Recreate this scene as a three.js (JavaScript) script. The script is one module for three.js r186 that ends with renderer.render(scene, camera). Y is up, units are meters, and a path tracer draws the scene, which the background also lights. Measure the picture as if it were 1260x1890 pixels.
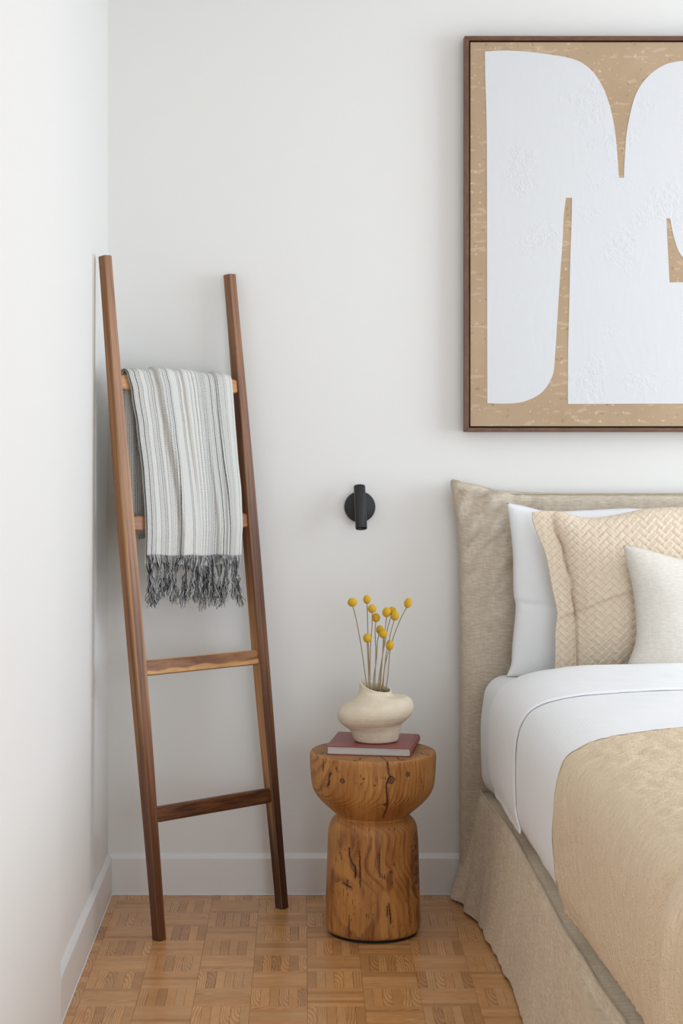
import * as THREE from 'three';
import { mergeGeometries, mergeVertices, toCreasedNormals } from 'three/addons/utils/BufferGeometryUtils.js';
import { RoundedBoxGeometry } from 'three/addons/geometries/RoundedBoxGeometry.js';
import { ImprovedNoise } from 'three/addons/math/ImprovedNoise.js';
import { RectAreaLightUniformsLib } from 'three/addons/lights/RectAreaLightUniformsLib.js';

// ------------------------------------------------------------------ camera, sky, lights, exposure
const W = 1260, H = 1890;
const scene = new THREE.Scene();
const FOCAL = 3440;                                   // focal length in pixels of a 1260 x 1890 frame
const camera = new THREE.PerspectiveCamera(2 * Math.atan(H / 2 / FOCAL) * 180 / Math.PI, W / H, 0.05, 60);
camera.position.set(0, 1.403, 5.375);
camera.lookAt(0, 1.403, 0);
camera.setViewOffset(W, H, 73, 193, W, H);            // shifted lens: the verticals stay upright
const renderer = new THREE.WebGLRenderer({ antialias: true });
renderer.toneMapping = THREE.LinearToneMapping;
renderer.toneMappingExposure = 1.18;
renderer.shadowMap.enabled = true;
scene.background = new THREE.Color(0.80, 0.90, 1.0);
RectAreaLightUniformsLib.init();
const ROOM = { x0: -0.559, x1: 3.0, z1: 6.6, h: 2.72 };
const WIN1 = { z0: 0.35, z1: 2.35, y0: 0.8, y1: 2.58 };      // in the right-hand wall
const FILL_WIN2 = { x0: 0.5, x1: 2.8, y0: 0.1, y1: 2.3 };        // unseen window added behind the camera for front fill
function areaLight(w, h, pos, look, color, nits) {
  const l = new THREE.RectAreaLight(color, nits, w, h);
  l.position.set(...pos); l.lookAt(...look); l.castShadow = true; l.name = 'window_and_fill_light'; scene.add(l);
}
areaLight(WIN1.z1 - WIN1.z0 - 0.12, WIN1.y1 - WIN1.y0 - 0.12, [ROOM.x1 - 0.02, (WIN1.y0 + WIN1.y1) / 2, (WIN1.z0 + WIN1.z1) / 2],
  [0, (WIN1.y0 + WIN1.y1) / 2, (WIN1.z0 + WIN1.z1) / 2], new THREE.Color(0.775, 0.873, 1.0), 4.5);
areaLight(FILL_WIN2.x1 - FILL_WIN2.x0 - 0.12, FILL_WIN2.y1 - FILL_WIN2.y0 - 0.12, [(FILL_WIN2.x0 + FILL_WIN2.x1) / 2, (FILL_WIN2.y0 + FILL_WIN2.y1) / 2, ROOM.z1 - 0.02],
  [(FILL_WIN2.x0 + FILL_WIN2.x1) / 2, (FILL_WIN2.y0 + FILL_WIN2.y1) / 2, 0], new THREE.Color(0.775, 0.873, 1.0), 4.3);  // fill light from the added front window, brightening the room from the front

// ------------------------------------------------------------------ helpers
let seed = 12345;
const rnd = () => { seed = (seed + 0x6D2B79F5) | 0; let t = Math.imul(seed ^ (seed >>> 15), 1 | seed); t = (t + Math.imul(t ^ (t >>> 7), 61 | t)) ^ t; return ((t ^ (t >>> 14)) >>> 0) / 4294967296; };
const rr = (a, b) => a + (b - a) * rnd();
const perlin = new ImprovedNoise();
const N = (x, y, z = 0.37) => perlin.noise(x, y, z);
const fbm = (x, y, z = 0.37, o = 4) => { let s = 0, a = 0.5, f = 1; for (let i = 0; i < o; i++) { s += a * N(x * f, y * f, z * f + i * 7.1); a *= 0.5; f *= 2.03; } return s; };
const clamp = (x, a = 0, b = 1) => Math.max(a, Math.min(b, x));
const sm = (a, b, x) => { const t = clamp((x - a) / (b - a)); return t * t * (3 - 2 * t); };
const mix = (a, b, t) => a + (b - a) * t;
const mix3 = (a, b, t) => [mix(a[0], b[0], t), mix(a[1], b[1], t), mix(a[2], b[2], t)];
const gauss = (x, s) => Math.exp(-(x * x) / (s * s));
const hash = (i, j = 0) => { const s = Math.sin(i * 127.1 + j * 311.7 + 11.3) * 43758.5453; return s - Math.floor(s); };
const V = (x, y, z) => new THREE.Vector3(x, y, z);
function texture(w, h, fn, srgb = true, rx = 1, ry = 1) {        // fn(u, v) -> [r, g, b] or grey, 0..1
  const d = new Uint8Array(w * h * 4);
  for (let y = 0; y < h; y++) for (let x = 0; x < w; x++) {
    const c = fn((x + 0.5) / w, (y + 0.5) / h, x, y), k = (y * w + x) * 4;
    if (typeof c === 'number') d[k] = d[k + 1] = d[k + 2] = clamp(c) * 255;
    else { d[k] = clamp(c[0]) * 255; d[k + 1] = clamp(c[1]) * 255; d[k + 2] = clamp(c[2]) * 255; }
    d[k + 3] = 255;
  }
  const t = new THREE.DataTexture(d, w, h, THREE.RGBAFormat);
  t.wrapS = t.wrapT = THREE.RepeatWrapping; t.magFilter = THREE.LinearFilter; t.minFilter = THREE.LinearMipmapLinearFilter; t.generateMipmaps = true;
  if (srgb) t.colorSpace = THREE.SRGBColorSpace;
  t.repeat.set(rx, ry); t.needsUpdate = true;
  return t;
}
const mat = (o) => new THREE.MeshStandardMaterial({ roughness: 0.85, metalness: 0, ...o });
const used = {};
function numbered(name) { const n = used[name] = (used[name] ?? -1) + 1; return n ? name + '_' + String(n).padStart(3, '0') : name; }
function shadow(o) { o.castShadow = o.receiveShadow = true; return o; }
function part(name, geo, m, parent) { const o = shadow(new THREE.Mesh(geo, m)); o.name = name; parent.add(o); return o; }
function thing(name, label, category, pos = [0, 0, 0], group) {
  const o = new THREE.Group(); o.name = numbered(name); o.position.set(...pos); scene.add(o);
  o.userData = { label, category }; if (group) o.userData.group = group;
  return o;
}
function struct(name, geo, m, parent = scene) { const o = part(name, geo, m, parent); if (parent === scene) o.userData.kind = 'structure'; return o; }
function box(x0, x1, y0, y1, z0, z1) { const g = new THREE.BoxGeometry(x1 - x0, y1 - y0, z1 - z0); g.translate((x0 + x1) / 2, (y0 + y1) / 2, (z0 + z1) / 2); return g; }
function rbox(x0, x1, y0, y1, z0, z1, r, s = 2) { const g = new RoundedBoxGeometry(x1 - x0, y1 - y0, z1 - z0, s, r); g.translate((x0 + x1) / 2, (y0 + y1) / 2, (z0 + z1) / 2); return g; }
function geoOf(pos, idx, uv) {
  const g = new THREE.BufferGeometry();
  g.setAttribute('position', new THREE.Float32BufferAttribute(pos, 3));
  if (uv) g.setAttribute('uv', new THREE.Float32BufferAttribute(uv, 2));
  g.setIndex(idx); g.computeVertexNormals(); return g;
}
function weldNormals(g) {                                         // smooth normals across uv seams
  const p = g.attributes.position, n = p.count, sums = new Map(), key = (i) => `${Math.round(p.getX(i) * 2e4)},${Math.round(p.getY(i) * 2e4)},${Math.round(p.getZ(i) * 2e4)}`;
  g.computeVertexNormals(); const nn = g.attributes.normal;
  for (let i = 0; i < n; i++) { const k = key(i), s = sums.get(k) || [0, 0, 0]; s[0] += nn.getX(i); s[1] += nn.getY(i); s[2] += nn.getZ(i); sums.set(k, s); }
  for (let i = 0; i < n; i++) { const s = sums.get(key(i)), l = Math.hypot(...s) || 1; nn.setXYZ(i, s[0] / l, s[1] / l, s[2] / l); }
  return g;
}
// A sheet of cloth: f(u, v) -> Vector3 is its middle surface; thick and closed, with rounded edges.
function sheet(f, nu, nv, thick, uvf) {
  const P = [], pos = [], uv = [], idx = [];
  for (let j = 0; j <= nv; j++) for (let i = 0; i <= nu; i++) P.push(f(i / nu, j / nv));
  const at = (i, j) => P[clamp(j, 0, nv) * (nu + 1) + clamp(i, 0, nu)];
  const nor = (i, j) => { const a = at(i + 1, j).clone().sub(at(i - 1, j)), b = at(i, j + 1).clone().sub(at(i, j - 1)); return a.cross(b).normalize(); };
  const c = (nu + 1) * (nv + 1), NN = [];
  for (let j = 0; j <= nv; j++) for (let i = 0; i <= nu; i++) NN.push(nor(i, j));
  for (const s of [1, -1]) for (let j = 0; j <= nv; j++) for (let i = 0; i <= nu; i++) {
    const p = at(i, j), n = NN[j * (nu + 1) + i]; pos.push(p.x + n.x * s * thick / 2, p.y + n.y * s * thick / 2, p.z + n.z * s * thick / 2); uv.push(...uvf(i / nu, j / nv, p));
  }
  for (let j = 0; j < nv; j++) for (let i = 0; i < nu; i++) {
    const a = j * (nu + 1) + i, b = a + 1, d = a + nu + 1, e = d + 1;
    idx.push(a, b, e, a, e, d, c + a, c + e, c + b, c + a, c + d, c + e);
  }
  const rim = []; for (let i = 0; i < nu; i++) rim.push([i, 0]); for (let j = 0; j < nv; j++) rim.push([nu, j]); for (let i = nu; i > 0; i--) rim.push([i, nv]); for (let j = nv; j > 0; j--) rim.push([0, j]);
  const r0 = 2 * c;
  rim.forEach(([i, j]) => {
    const p = at(i, j).clone(), inner = at(i === 0 ? 1 : i === nu ? nu - 1 : i, j === 0 ? 1 : j === nv ? nv - 1 : j), o = p.clone().sub(inner).normalize();
    p.addScaledVector(o, thick * 0.5); pos.push(p.x, p.y, p.z); uv.push(...uvf(i / nu, j / nv, p));
  });
  rim.forEach(([i, j], k) => {
    const k2 = (k + 1) % rim.length, [i2, j2] = rim[k2], a = j * (nu + 1) + i, b = j2 * (nu + 1) + i2;
    idx.push(a, r0 + k, b, b, r0 + k, r0 + k2, r0 + k, c + a, c + b, r0 + k, c + b, r0 + k2);
  });
  return geoOf(pos, idx, uv);
}
function tube(points, r, seg = 12, rad = 6, closed = false) { return new THREE.TubeGeometry(new THREE.CatmullRomCurve3(points, closed), seg, r, rad, closed); }
function sub(g, o) { g.translate(-o[0], -o[1], -o[2]); return g; }
// polyline sampler: pts [[a, b], ...] by arc length, smoothed
function curve2(pts) { const c = new THREE.CatmullRomCurve3(pts.map(([a, b]) => V(a, b, 0)), false, 'centripetal'); c.arcLengthDivisions = 600; return c; }
function lut(pts) { return (x) => { if (x <= pts[0][0]) return pts[0][1]; for (let i = 1; i < pts.length; i++) if (x <= pts[i][0]) { const t = (x - pts[i - 1][0]) / (pts[i][0] - pts[i - 1][0]); return mix(pts[i - 1][1], pts[i][1], t * t * (3 - 2 * t)); } return pts[pts.length - 1][1]; }; }

// ------------------------------------------------------------------ materials of the setting
const plaster = mat({ color: new THREE.Color(0.835, 0.815, 0.77), roughness: 0.9 });
const wallBump = texture(512, 512, (u, v) => 0.5 + 0.5 * fbm(u * 40, v * 40, 1.7, 3), false, 1, 1);
plaster.bumpMap = wallBump; plaster.bumpScale = 0.00035;
const trimPaint = mat({ color: new THREE.Color(0.82, 0.80, 0.77), roughness: 0.42 });
const ceilingPaint = mat({ color: new THREE.Color(0.86, 0.86, 0.855), roughness: 0.95 });
const caulk = mat({ color: new THREE.Color(0.86, 0.85, 0.83), roughness: 0.5 });

// ------------------------------------------------------------------ walls, ceiling, windows, baseboards
const T = 0.14;
struct('wall_back', box(ROOM.x0 - T, ROOM.x1 + T, -0.02, ROOM.h, -T, 0), plaster);
{ // left wall with one narrow upright joint near the corner
  const x = ROOM.x0, zj0 = 0.383, zj1 = 0.402, yj = 1.813;
  const w = struct('wall_left', box(x - T, x, -0.02, ROOM.h, -T, zj0), plaster);
  part('wall_panel', mergeGeometries([box(x - T, x, -0.02, ROOM.h, zj1, ROOM.z1 + T), box(x - T, x, yj, ROOM.h, zj0, zj1), box(x - T, x - 0.016, -0.02, yj, zj0, zj1)]), plaster, w);
  part('wall_lining', rbox(x - 0.01, x + 0.0125, 0, ROOM.h, 1.146, ROOM.z1, 0.002), plaster, w);
}
{ // right wall with its window opening
  const x = ROOM.x1, w = WIN1;
  struct('wall_right', mergeGeometries([box(x, x + T, -0.02, w.y0, -T, ROOM.z1 + T), box(x, x + T, w.y1, ROOM.h, -T, ROOM.z1 + T), box(x, x + T, w.y0, w.y1, -T, w.z0), box(x, x + T, w.y0, w.y1, w.z1, ROOM.z1 + T)]), plaster);
  const z = ROOM.z1, q = FILL_WIN2;
  struct('wall_front', mergeGeometries([box(ROOM.x0, x, -0.02, q.y0, z, z + T), box(ROOM.x0, x, q.y1, ROOM.h, z, z + T), box(ROOM.x0, q.x0, q.y0, q.y1, z, z + T), box(q.x1, x, q.y0, q.y1, z, z + T)]), plaster);
}
struct('ceiling', box(ROOM.x0 - T, ROOM.x1 + T, ROOM.h, ROOM.h + T, -T, ROOM.z1 + T), ceilingPaint);
const pane = new THREE.MeshPhysicalMaterial({ color: 0xffffff, transmission: 1, thickness: 0, roughness: 0, ior: 1.5 });
{
  const w = WIN1, x = ROOM.x1 + 0.05, f = 0.045, zm = (w.z0 + w.z1) / 2;
  const fr = struct('window_1', mergeGeometries([box(x, x + 0.06, w.y0, w.y0 + f, w.z0, w.z1), box(x, x + 0.06, w.y1 - f, w.y1, w.z0, w.z1), box(x, x + 0.06, w.y0 + f, w.y1 - f, w.z0, w.z0 + f), box(x, x + 0.06, w.y0 + f, w.y1 - f, w.z1 - f, w.z1), box(x, x + 0.06, w.y0 + f, w.y1 - f, zm - 0.02, zm + 0.02)]), trimPaint);
  part('pane', box(x + 0.028, x + 0.032, w.y0 + f, w.y1 - f, w.z0 + f, zm - 0.02), pane, fr); part('pane', box(x + 0.028, x + 0.032, w.y0 + f, w.y1 - f, zm + 0.02, w.z1 - f), pane, fr);
  const q = FILL_WIN2, z = ROOM.z1 + 0.05, xm = (q.x0 + q.x1) / 2;
  const f2 = struct('added_window_2', mergeGeometries([box(q.x0, q.x1, q.y0, q.y0 + f, z, z + 0.06), box(q.x0, q.x1, q.y1 - f, q.y1, z, z + 0.06), box(q.x0, q.x0 + f, q.y0 + f, q.y1 - f, z, z + 0.06), box(q.x1 - f, q.x1, q.y0 + f, q.y1 - f, z, z + 0.06), box(xm - 0.02, xm + 0.02, q.y0 + f, q.y1 - f, z, z + 0.06)]), trimPaint);  // frame of the added, unseen window that holds the front fill
  part('pane', box(q.x0 + f, xm - 0.02, q.y0 + f, q.y1 - f, z + 0.028, z + 0.032), pane, f2); part('pane', box(xm + 0.02, q.x1 - f, q.y0 + f, q.y1 - f, z + 0.028, z + 0.032), pane, f2);
}
function baseboard(len) {                                          // profile (depth, height) run along +x
  const s = new THREE.Shape([[0, 0], [0.0125, 0], [0.0125, 0.104], [0.0117, 0.1062], [0.0045, 0.1165], [0.003, 0.1175], [0, 0.1175]].map(([a, b]) => new THREE.Vector2(a, b)));
  const g = new THREE.ExtrudeGeometry(s, { depth: len, bevelEnabled: false }); return g;   // extruded along z, depth along x
}
{
  const left = struct('baseboard_left', baseboard(1.146), trimPaint); left.position.set(ROOM.x0, 0, 0);
  const bead = tube([V(0.0125, 0.0012, 0.0125), V(0.0125, 0.0012, 0.6), V(0.0125, 0.0012, 1.146)], 0.0019, 8, 6); part('caulk_line', bead, caulk, left);
  const L = ROOM.x1 - ROOM.x0; const g = baseboard(L); g.rotateY(-Math.PI / 2); g.scale(1, 1, 1);
  g.computeBoundingBox(); const bb = g.boundingBox;
  // extrusion now runs along -x; its depth points to +z
  g.translate(-bb.max.x, 0, 0); g.translate(L, 0, 0); if (bb.min.z < -0.005) g.translate(0, 0, 0.0125);
  const back = struct('baseboard_back', g, trimPaint); back.position.set(ROOM.x0, 0, 0);
  part('caulk_line', tube([V(0.0125, 0.0012, 0.0125), V(1, 0.0012, 0.0125), V(L, 0.0012, 0.0125)], 0.0019, 8, 6), caulk, back);
}

// ------------------------------------------------------------------ parquet floor
{
  const B = 0.1344, NF = 6, FW = B / NF, X0 = 0.0131, Z0 = 0.0665, TH = 0.008;
  const ROWS = 16;
  const grain = (u, v, wantBump) => {
    const row = Math.floor(v * ROWS), t = v * ROWS - row, R = row * 13.7;
    const straight = row < 7;
    const x = u * 6, y = t;                                        // finger 6 units long, 1 wide
    let g;
    if (straight) g = 0.5 + 0.5 * Math.sin((y * (9 + 7 * hash(row, 3)) + 1.6 * fbm(x * 0.35 + R, y * 1.5, row, 3)) * 3.0 + R);
    else {
      const a = (hash(row, 5) - 0.5) * 2.4, cx = 3 + (hash(row, 6) - 0.5) * 5, cy = 0.5 + (hash(row, 7) < 0.5 ? -1 : 1) * (0.15 + 0.7 * hash(row, 12));
      const px = (x - cx) * (0.16 + 0.16 * hash(row, 8)) + a * 0.5 * (y - cy), py = (y - cy) * 1.5;
      const r = Math.sqrt(px * px + py * py) + 0.18 * fbm(x * 0.5 + R, y * 0.8, row, 3);
      g = Math.pow(0.5 + 0.5 * Math.sin(r * (13 + 8 * hash(row, 9)) + R), 1.3);
    }
    const pores = sm(0.12, 0.45, N(x * 5 + R, y * 42, row)) * 0.5;
    const cloud = fbm(x * 0.5 + R, y * 0.8, row + 3, 2);
    const k = straight ? 0.36 : 0.46;
    if (wantBump) return 0.6 - 0.3 * pores - 0.12 * g;
    const light = [0.85, 0.65, 0.435], dark = [0.62, 0.40, 0.21];
    const c = mix3(light, dark, clamp(g * k * 1.1 + pores * 0.35 + cloud * 0.35 + 0.02));
    return c;
  };
  const map = texture(512, 1024, (u, v) => grain(u, v, false)), bump = texture(512, 1024, (u, v) => grain(u, v, true), false);
  const tones = [[1, 1, 1], [0.90, 0.86, 0.80], [1.06, 1.03, 0.98], [0.78, 0.71, 0.64], [1.0, 0.92, 0.84], [0.95, 0.96, 0.95]].map((t) => t.map((c) => c * 1.06));
  const base = { map, bumpMap: bump, bumpScale: 0.0002, roughness: 0.27 };
  const mats = tones.map((t) => mat({ ...base, color: new THREE.Color(...t) }));
  const massMat = mat({ ...base, vertexColors: true });
  const ruler = (variant, flip, w0 = FW) => {                       // one finger lying along x, centred, top at y = 0
    const l = B - 0.0004, w = w0 - 0.0004, c = 0.0004, a = l / 2, b = w / 2;
    const ring = (y, d) => [[-a + d, y, -b + d], [a - d, y, -b + d], [a - d, y, b - d], [-a + d, y, b - d]];
    const P = [...ring(-TH, 0), ...ring(-c, 0), ...ring(0, c)];
    const idx = [];
    for (let k = 0; k < 2; k++) for (let i = 0; i < 4; i++) { const p = k * 4 + i, q = k * 4 + (i + 1) % 4; idx.push(p, p + 4, q, q, p + 4, q + 4); }
    idx.push(8, 11, 9, 9, 11, 10);
    const pos = P.flat(), uv = [];
    for (const [x, , z] of P) { const s = flip ? -1 : 1; uv.push(0.5 + s * x / (B * 1.0) * 0.96, (variant + 0.5 + s * z / FW * 0.86) / ROWS); }
    const g = geoOf(pos, idx, uv).toNonIndexed(); g.computeVertexNormals(); return g;
  };
  const shared = []; for (let v = 0; v < ROWS; v++) for (const fl of [false, true]) shared.push(ruler(v, fl));
  const turned = shared.map((g) => g.clone().rotateY(Math.PI / 2));
  const list = [];
  const i0 = Math.floor((ROOM.x0 - X0) / B), i1 = Math.ceil((ROOM.x1 - X0) / B), j0 = Math.floor((0 - Z0) / B), j1 = Math.ceil((ROOM.z1 - Z0) / B);
  for (let j = j0; j < j1; j++) for (let i = i0; i < i1; i++) for (let k = 0; k < NF; k++) {
    const along = ((i + j) & 1) !== 0;                              // fingers run towards the back wall
    const cx = X0 + i * B + (along ? (k + 0.5) * FW : B / 2), cz = Z0 + j * B + (along ? B / 2 : (k + 0.5) * FW);
    const hx = along ? FW / 2 : B / 2, hz = along ? B / 2 : FW / 2;
    if (cx + hx < ROOM.x0 + 0.004 || cx - hx > ROOM.x1 || cz + hz < 0.004 || cz - hz > ROOM.z1) continue;
    if (cx - hx < ROOM.x0 - T + 0.01 || cz - hz < -T + 0.01) continue;
    const d = 5.375 - cz, px = 557 + cx * FOCAL / d, py = 752 + 1.403 * FOCAL / d;
    let area = 0;
    if (d > 0.5) {
      area = (2 * hx * FOCAL / d) * (2 * hz * 1.403 * FOCAL / (d * d));
      if (px < 60 || px > 1010 || py > 1905) area = 0;
      if (cx > 0.50 || (cx > 0.43 && cz < 0.3)) area *= 0;
      if (cz < 0.5 && Math.abs(cx - 0.19 * d / 5.0) < 0.11 && cz < 0.47) area *= 0.1;
      if (cz < 0.012 || cx < ROOM.x0 + 0.012) area *= 0.1;
    }
    list.push({ along, cx, cz, area, tone: Math.floor(rnd() * tones.length * 0.999), v: along ? Math.floor(rnd() * 16) : (rnd() < 0.75 ? Math.floor(rnd() * 7) : Math.floor(rnd() * 16)), fl: rnd() < 0.5 ? 1 : 0, dy: rr(-0.00012, 0.00012), tx: rr(-0.0016, 0.0016), tz: rr(-0.0016, 0.0016), s: rr(0.94, 1.05) });
  }
  const floor = struct('floor', box(ROOM.x0 - T, ROOM.x1 + T, -0.12, -TH + 0.0005, -T, ROOM.z1 + T), mat({ color: new THREE.Color(0.10, 0.06, 0.035), roughness: 0.9 }));
  const order = list.slice().sort((a, b) => b.area - a.area), single = new Set(order.slice(0, 300).filter((o) => o.area > 0));
  const rest = [];
  for (const o of list) {
    const g = (o.along ? turned : shared)[o.v * 2 + o.fl];
    if (single.has(o)) { const m = part('parquet_finger', g, mats[o.tone], floor); m.position.set(o.cx, o.dy, o.cz); m.rotation.set(o.tx, 0, o.tz); }
    else {
      const q = g.clone(); q.rotateX(o.tx); q.rotateZ(o.tz); q.translate(o.cx, o.dy, o.cz);
      const c = new Float32Array(q.attributes.position.count * 3); const t = tones[o.tone]; for (let k = 0; k < c.length; k += 3) { c[k] = t[0]; c[k + 1] = t[1]; c[k + 2] = t[2]; }
      q.setAttribute('color', new THREE.BufferAttribute(c, 3)); rest.push(q);
    }
  }
  part('parquet_field', mergeGeometries(rest), massMat, floor).userData.kind = 'stuff';
}

// ------------------------------------------------------------------ cloth textures
function linenMaps(size, threads, slub, light, dark, s) {
  const f = (u, v) => {
    const a = N(u * 30 + s, v * threads * 0.55, s), b = N(u * threads * 0.55, v * 24, s + 4);      // slubs along weft and warp
    const w = 0.5 + 0.5 * Math.sin(u * threads * Math.PI * 2), h = 0.5 + 0.5 * Math.sin(v * threads * Math.PI * 2);
    return { slub: a * 0.75 + b * 0.30, weave: w * h, cloud: fbm(u * 3, v * 3, s + 9, 3) };
  };
  return [texture(size, size, (u, v) => { const q = f(u, v); return mix3(light, dark, clamp(0.42 + q.slub * slub - 0.25 * (q.weave - 0.25) + q.cloud * 0.35)); }),
    texture(size, size, (u, v) => { const q = f(u, v); return 0.5 + 0.32 * q.slub + 0.35 * (q.weave - 0.25); }, false)];
}
const [linenMap, linenBump] = linenMaps(1024, 230, 0.56, [0.845, 0.797, 0.722], [0.705, 0.638, 0.553], 2.3);
const linen = mat({ map: linenMap, bumpMap: linenBump, bumpScale: 0.0006, roughness: 0.95 });
const skirtLinen = mat({ map: linenMap, bumpMap: linenBump, bumpScale: 0.0005, roughness: 0.95, color: new THREE.Color(1.25, 1.21, 1.15) });
const [cushMap, cushBump] = linenMaps(1024, 200, 0.5, [0.915, 0.89, 0.845], [0.825, 0.785, 0.73], 7.9);
const cushionLinen = mat({ map: cushMap, bumpMap: cushBump, bumpScale: 0.0006, roughness: 0.95 });
const whiteCotton = mat({ color: new THREE.Color(0.88, 0.88, 0.875), roughness: 0.8 });
const sateenBump = texture(512, 512, (u, v) => 0.5 + 0.35 * Math.tanh(2.5 * Math.sin(v * Math.PI * 2 * 16)) * 0.5 + 0.12 * fbm(u * 30, v * 30, 3, 2), false);
const sateen = mat({ color: new THREE.Color(0.91, 0.905, 0.895), roughness: 0.62, bumpMap: sateenBump, bumpScale: 0.0002 });

// ------------------------------------------------------------------ bed: base, skirt, slip-covered headboard
const BC = 1.30;                                                   // middle of the bed
const bedTop = 0.32, FOOT = 2.72;
const seamX = lut([[0.05, 0.505], [0.74, 0.5375], [1.42, 0.5435], [1.84, 0.5565], [2.1, 0.570], [2.8, 0.59]]);
const hemX = lut([[0.10, 0.432], [0.16, 0.452], [0.425, 0.4835], [0.69, 0.5005], [0.90, 0.509], [1.13, 0.509], [1.6, 0.515], [2.8, 0.54]]);
{
  const o = [BC, 0, 1.4];
  const bed = thing('bed', 'slip-covered bed with a beige linen headboard and a loose linen skirt down to the parquet', 'bed', o);
  // headboard
  {
    const x0 = 0.452, x1 = 2 * BC - 0.452, y0 = 0.02, y1 = 1.158, z0 = 0.016, z1 = 0.108, r = 0.022;
    const g = new THREE.BoxGeometry(x1 - x0, y1 - y0, z1 - z0, 240, 170, 12); g.translate((x0 + x1) / 2, (y0 + y1) / 2, (z0 + z1) / 2);
    const p = g.attributes.position, uv = g.attributes.uv;
    for (let i = 0; i < p.count; i++) {
      let x = p.getX(i), y = p.getY(i), z = p.getZ(i);
      uv.setXY(i, x / 0.55 + z * 1.2, y / 0.55 + z * 0.7);
      const c = V(clamp(x, x0 + r, x1 - r), clamp(y, y0 + r, y1 - r), clamp(z, z0 + r, z1 - r)), d = V(x, y, z).sub(c);
      if (d.length() > 1e-6) { d.setLength(r); x = c.x + d.x; y = c.y + d.y; z = c.z + d.z; }
      for (const s of [1, -1]) {                                    // the cover's pulled-out corners
        const a = s > 0 ? x - x0 : x1 - x, b = y1 - y;
        const pull = Math.exp(-Math.pow(Math.max(a, 0) / 0.10, 1.5) - Math.pow(Math.max(b, 0) / 0.08, 1.5));
        const tip = Math.exp(-Math.pow(Math.max(a, 0) / 0.045, 1.3) - Math.pow(Math.max(b, 0) / 0.05, 1.3));
        x -= s * 0.026 * pull; y += 0.030 * pull * (1 - 0.10 * Math.sin(a * 70)) + 0.016 * tip; x -= s * 0.007 * tip;
        const crumple = Math.exp(-Math.hypot(a, b) / 0.10);
        z += (z > 0.07 ? 1.6 : 0.3) * crumple * (0.050 * N(a * 22 + b * 17, b * 9 - a * 6, 5.2) + 0.012 * N(a * 50 + b * 30, b * 28, 1.2)) + (z > 0.06 ? -1 : 1) * 0.016 * tip;
        y += crumple * 0.008 * N(a * 40, z * 30, 9.1);
      }
      if (z > 0.07) z += 0.0035 * fbm(x * 5, y * 3.2, 2.1, 3) + 0.0012 * fbm(x * 16, y * 6, 4.4, 2);
      if (x < 0.6) x += 0.004 * fbm(y * 3.5, z * 4, 6.3, 2) * sm(0.6, 0.46, x);
      p.setXYZ(i, x, y, z);
    }
    const hb = part('headboard', sub(weldNormals(g), o), linen, bed);
    part('seam', sub(mergeGeometries([tube([V(0.50, 1.1585, 0.10), V(0.9, 1.1592, 0.1), V(1.6, 1.1592, 0.1), V(2.1, 1.1585, 0.10)], 0.0018, 60, 6)]), o), linen, hb);
  }
  // platform
  const xs = (z) => seamX(z) + 0.001;
  {
    const g = sheet((u, v) => { const z = mix(0.115, FOOT, v), a = xs(z), b = 2 * BC - a; return V(mix(a, b, u), bedTop - 0.006 + 0.0035 * fbm(u * 30, z * 5, 2, 3) - 0.004 * Math.pow(Math.abs(2 * u - 1), 30), z); }, 140, 90, 0.007, (u, v) => [u * 3, v * 4.6]);
    part('platform_top', sub(g, o), skirtLinen, bed);
    const gb = box(xs(0.2) + 0.03, 2 * BC - xs(0.2) - 0.03, 0.03, bedTop - 0.03, 0.12, FOOT - 0.03);
    part('platform', sub(gb, o), skirtLinen, bed);
  }
  // skirt panels: side, side, foot
  const drape = (z, y) => {                                          // outward flare and folds of the near side, as x
    const t = clamp(1 - y / bedTop), a = seamX(z), b = hemX(z);
    const flare = Math.pow(t, 1.25), near = sm(0.55, 0.12, z);
    let x = mix(a, b, flare) - 0.004 * sm(0, 0.08, t);
    x += t * (0.012 * fbm(z * 4.2, y * 1.6, 3.7, 3) + 0.0035 * N(z * 17, y * 4, 8.8)) + 0.0016 * fbm(z * 26, y * 14, 1.1, 3);
    x += near * 0.006 * Math.sin(z * 48 + y * 9) * t;
    return x;
  };
  const hemY = (z) => 0.006 + 0.005 * (0.5 + 0.5 * Math.sin(z * 62 + 3 * N(z * 6, 1, 2))) * sm(0.05, 0.5, z) + 0.02 * sm(0.26, 0.08, z) * 0.2;
  const side = (s) => sheet((u, v) => {
    const z = mix(0.085, FOOT, u), y = mix(hemY(z), bedTop + 0.001, v);
    const x = drape(z, y); const zz = z - (z < 0.3 ? (1 - v) * 0.02 * sm(0.3, 0.085, z) : 0);
    return V(s > 0 ? x : 2 * BC - x, y, zz);
  }, 420, 60, s > 0 ? 0.003 : -0.003, (u, v) => [u * 4.8, v * 0.6]);
  part('skirt_panel', sub(side(1), o), skirtLinen, bed); part('skirt_panel', sub(side(-1), o), skirtLinen, bed);
  part('skirt_panel', sub(sheet((u, v) => { const y = mix(0.008, bedTop, v), t = 1 - v; return V(mix(hemX(FOOT) * t + seamX(FOOT) * (1 - t), 2 * BC - (hemX(FOOT) * t + seamX(FOOT) * (1 - t)), u), y, FOOT + 0.004 + 0.02 * t + 0.006 * t * N(u * 20, y * 3, 2)); }, 160, 20, 0.003, (u, v) => [u * 3, v * 0.6]), o), skirtLinen, bed);
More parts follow.
